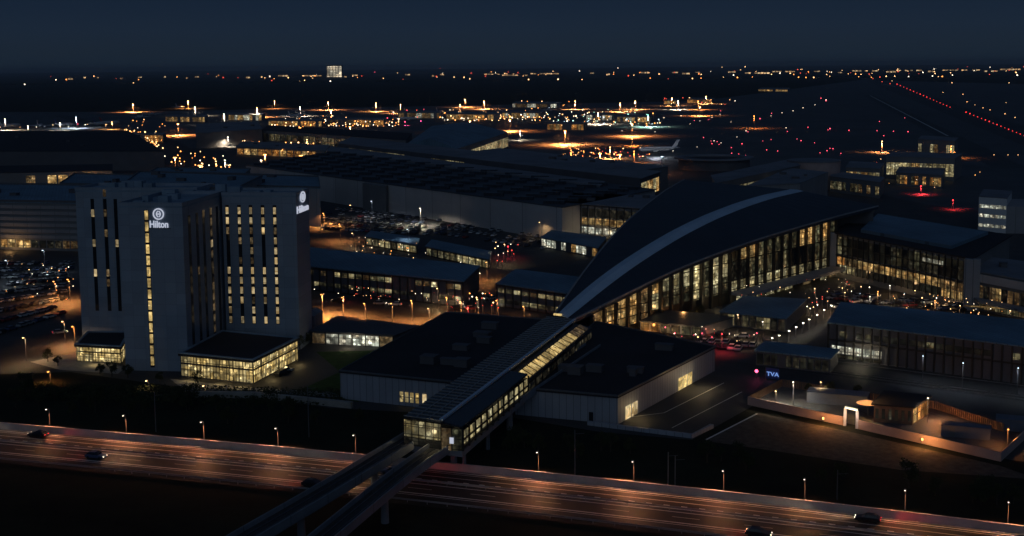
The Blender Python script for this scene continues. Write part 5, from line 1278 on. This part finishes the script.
for nm, yo, h0, h1, lb in (('distant_woodland', 4.2, 12, 30, 'dark wooded skyline running along the whole horizon'), ('distant_woodland', 14, 5, 12, 'dark hedge and tree belt on the far side of the airfield')):
    rings = []; n = 420
    D0 = G(512, HOR + yo).y
    for i in range(n + 1):
        x = (-.52 + 1.04 * i / n) * D0 * 1.15; h = h0 + (h1 - h0) * (.35 * tw.random() + .65 * (.5 + .5 * math.sin(i * .11 + math.sin(i * .037) * 3)) * tw.uniform(.8, 1))
        y = D0 + tw.uniform(-40, 40)
        rings.append([(x, y, 0), (x, y + 5, h * .7), (x + tw.uniform(-8, 8), y + 40, h), (x, y + 200, h * .9), (x, y + 240, 0)])
    tag(MB().loft(rings).build(nm, M['leafd']), lb, 'woodland', None, 'stuff')

# ---------------------------------------------------------------- trees
def tree_proto(seed, h, label, group):
    q = random.Random(seed); r = empty('tree', (0, 0, 0), label, 'tree', group)
    k = MB(); k.cyl((0, 0, 0), (0, 0, h * .5), .22, .13, 8)
    cl = []
    for i in range(9):
        a = q.uniform(0, 6.28); z0 = h * q.uniform(.25, .5); rr = h * q.uniform(.15, .32); e = Vector((math.cos(a) * rr, math.sin(a) * rr, h * q.uniform(.34, .9)))
        k.cyl((0, 0, z0), e, .09, .03, 5); cl.append((e, h * q.uniform(.14, .22)))
    cl.append((Vector((0, 0, h * .9)), h * .14))
    k.build('trunk', M['bark'], r)
    k = MB()
    for e, rr in cl:
        for _ in range(90):
            d = Vector((q.gauss(0, 1), q.gauss(0, 1), q.gauss(0, .8))).normalized() * rr * q.uniform(.3, 1.1); p = e + d
            x = Vector((q.uniform(-1, 1), q.uniform(-1, 1), q.uniform(-1, 1))).normalized() * .24; y = x.cross(Vector((q.uniform(-1, 1), q.uniform(-1, 1), q.uniform(-1, 1)))).normalized() * .17
            k.face([p - x, p - y, p + x, p + y])
    k.build('crown', M['leaf'], r); return r
tr = [tree_proto(s, h, '', '') for s, h in ((1, 5.5), (2, 7), (3, 6))]
tpos = []
tq = random.Random(21)
for _ in range(26): tpos.append((tq.uniform(15, 360), 0, 'dark verge between the hotel and the motorway', 'v'))
for _ in range(14): tpos.append((tq.uniform(470, 760), 0, 'dark verge in front of the black right hall', 'w'))
for _ in range(12): tpos.append((tq.uniform(790, 1040), 0, 'dark verge below the walled compound', 'x'))
for x, y in ((48, 362), (58, 366), (100, 374), (112, 377), (128, 378), (160, 382), (198, 386), (262, 372), (275, 371), (300, 350), (306, 345), (618, 335), (612, 330), (604, 328), (690, 322), (700, 318), (660, 322), (808, 392), (830, 396), (858, 396)): tpos.append((x, y, 'near the buildings', 'y'))
used = set()
for i, (x, y, wh, kk) in enumerate(tpos):
    if kk == 'v': y = tq.uniform(392, 412) + x * .055
    if kk == 'w': y = tq.uniform(440, 452) + (x - 512) * .1
    if kk == 'x': y = tq.uniform(476, 488) + (x - 800) * .1
    t = tr[i % 3]
    r = t if (i % 3) not in used else copy_tree(t); used.add(i % 3)
    r.location = (*G(x, y), 0); r.rotation_euler = (0, 0, tq.uniform(0, 6.28)); s_ = tq.uniform(.6, 1.0) * (.7 if kk in 'y' else .8); r.scale = (s_, s_, s_)
    r['group'] = 'trees in the ' + wh if kk != 'y' else 'trees near the buildings'
    r['label'] = 'small leafy tree standing in the ' + wh if kk != 'y' else 'small leafy tree at photo spot'
    if kk == 'y':
        r['label'] = 'small leafy tree ' + ('left of the hotel forecourt' if x < 70 else 'in front of the hotel tower foot' if x < 220 else 'beside the right wall of the hotel pavilion' if x < 310 else 'between the black right hall and the wedge glass' if x < 720 else 'by the back fence of the walled compound')
# shrubs: dark planting bed before the hotel
k = MB(); q = random.Random(4)
for _ in range(5200):
    x = q.uniform(20, 345); y = q.uniform(384, 400) + x * .02; p = G(x, y); d = .28
    a = Vector((q.uniform(-1, 1), q.uniform(-1, 1), q.uniform(-.4, 1))).normalized() * d; b_ = a.cross(Vector((q.uniform(-1, 1), q.uniform(-1, 1), 1))).normalized() * d
    c = Vector((p.x, p.y, q.uniform(.05, .9))); k.face([c - a, c - b_, c + a, c + b_])
tag(k.build('ground_cover', M['leaf']), 'dark low shrubs covering the slope before the hotel', 'shrubs', None, 'stuff')
# slim catenary poles on the verge
for i, (x, y0, y1) in enumerate(((309, 385, 437), (156, 392, 432), (575, 430, 481), (668, 452, 488), (675, 456, 489), (837, 470, 500))):
    p = G(x, y1); h = RV(x, y0, p, p + Vector((10, 0))).z
    r = empty('catenary_pole', (*p, 0), 'dark railway mast on the verge, %s from the left' % ORD[{156: 0, 309: 1, 575: 2, 668: 3, 675: 4, 837: 5}[x]], 'mast', 'railway masts')
    MB().cyl((*p, 0), (*p, h), .13, .09, 8).build('pole', M['steel'], r); MB().bar((*p, h - .8), (p.x + 1.8, p.y - .6, h - .5), .07, .07).build('bracket', M['steel'], r)

# ---------------------------------------------------------------- haze
hz = MB().prism([(-17000, -260), (17000, -260), (17000, 29000), (-17000, 29000)], -1, 125)
m, n, out = nt('evening_haze'); pv = n.nodes.new('ShaderNodeVolumePrincipled')
pv.inputs['Color'].default_value = (.80, .86, .95, 1); pv.inputs['Density'].default_value = HAZE; pv.inputs['Anisotropy'].default_value = .35
n.links.new(pv.outputs['Volume'], out.inputs['Volume'])
ho = hz.build('haze', m); tag(ho, kind='stuff', label='thin evening haze lying over the whole airport', cat='haze')
# ---------------------------------------------------------------- sky and light
w = bpy.data.worlds.new('World'); S.world = w; w.use_nodes = True; n = w.node_tree; n.nodes.clear()
out = n.nodes.new('ShaderNodeOutputWorld'); bg = n.nodes.new('ShaderNodeBackground')
sk = n.nodes.new('ShaderNodeTexSky'); sk.sky_type = 'NISHITA'; sk.sun_disc = False; sk.sun_elevation = R(2); sk.sun_rotation = R(200)
bg.inputs['Strength'].default_value = .05
tc = n.nodes.new('ShaderNodeTexCoord'); sp_ = n.nodes.new('ShaderNodeSeparateXYZ'); cr = n.nodes.new('ShaderNodeValToRGB')
n.links.new(tc.outputs['Generated'], sp_.inputs['Vector']); n.links.new(sp_.outputs['Z'], cr.inputs['Fac'])
els = cr.color_ramp.elements; els[0].position = 0; els[0].color = (.0108, .0205, .036, 1); els[1].position = 1; els[1].color = (.008, .018, .042, 1)
for p_, c_ in ((.014, (.0108, .0200, .0350)), (.03, (.0100, .0195, .038)), (.056, (.0070, .0155, .0350)), (.15, (.0075, .0160, .036)), (.4, (.008, .015, .030))):
    e = els.new(p_); e.color = (*c_, 1)
bg2 = n.nodes.new('ShaderNodeBackground'); bg2.inputs['Strength'].default_value = 1; n.links.new(cr.outputs['Color'], bg2.inputs['Color'])
ad = n.nodes.new('ShaderNodeAddShader'); 
mxs = n.nodes.new('ShaderNodeMix'); mxs.data_type = 'RGBA'; mxs.blend_type = 'MULTIPLY'; mxs.inputs['Factor'].default_value = 1; mxs.inputs['B'].default_value = (.010, .022, .040, 1)
n.links.new(sk.outputs['Color'], mxs.inputs['A']); n.links.new(mxs.outputs['Result'], bg.inputs['Color'])
n.links.new(bg.outputs['Background'], ad.inputs[0]); n.links.new(bg2.outputs['Background'], ad.inputs[1]); n.links.new(ad.outputs['Shader'], out.inputs['Surface'])
sl = bpy.data.lights.new('dusk_light', 'SUN'); sl.energy = .135; sl.angle = R(50); sl.color = (.60, .79, 1)
so = bpy.data.objects.new('dusk_light', sl); C.objects.link(so)
so.rotation_euler = Vector((-.12, -.90, .43)).to_track_quat('Z', 'Y').to_euler()

# lights in deep copies must not hang in templates
S.render.engine = 'CYCLES'
S.cycles.use_light_tree = True
S.cycles.sample_clamp_indirect = 2.0
S.view_settings.view_transform = 'Standard'; S.view_settings.look = 'None'; S.view_settings.exposure = 0; S.view_settings.gamma = 1
S.render.resolution_x, S.render.resolution_y = 1024, 536
print('objects', len(bpy.data.objects), 'lights', sum(1 for o in bpy.data.objects if o.type == 'LIGHT'))
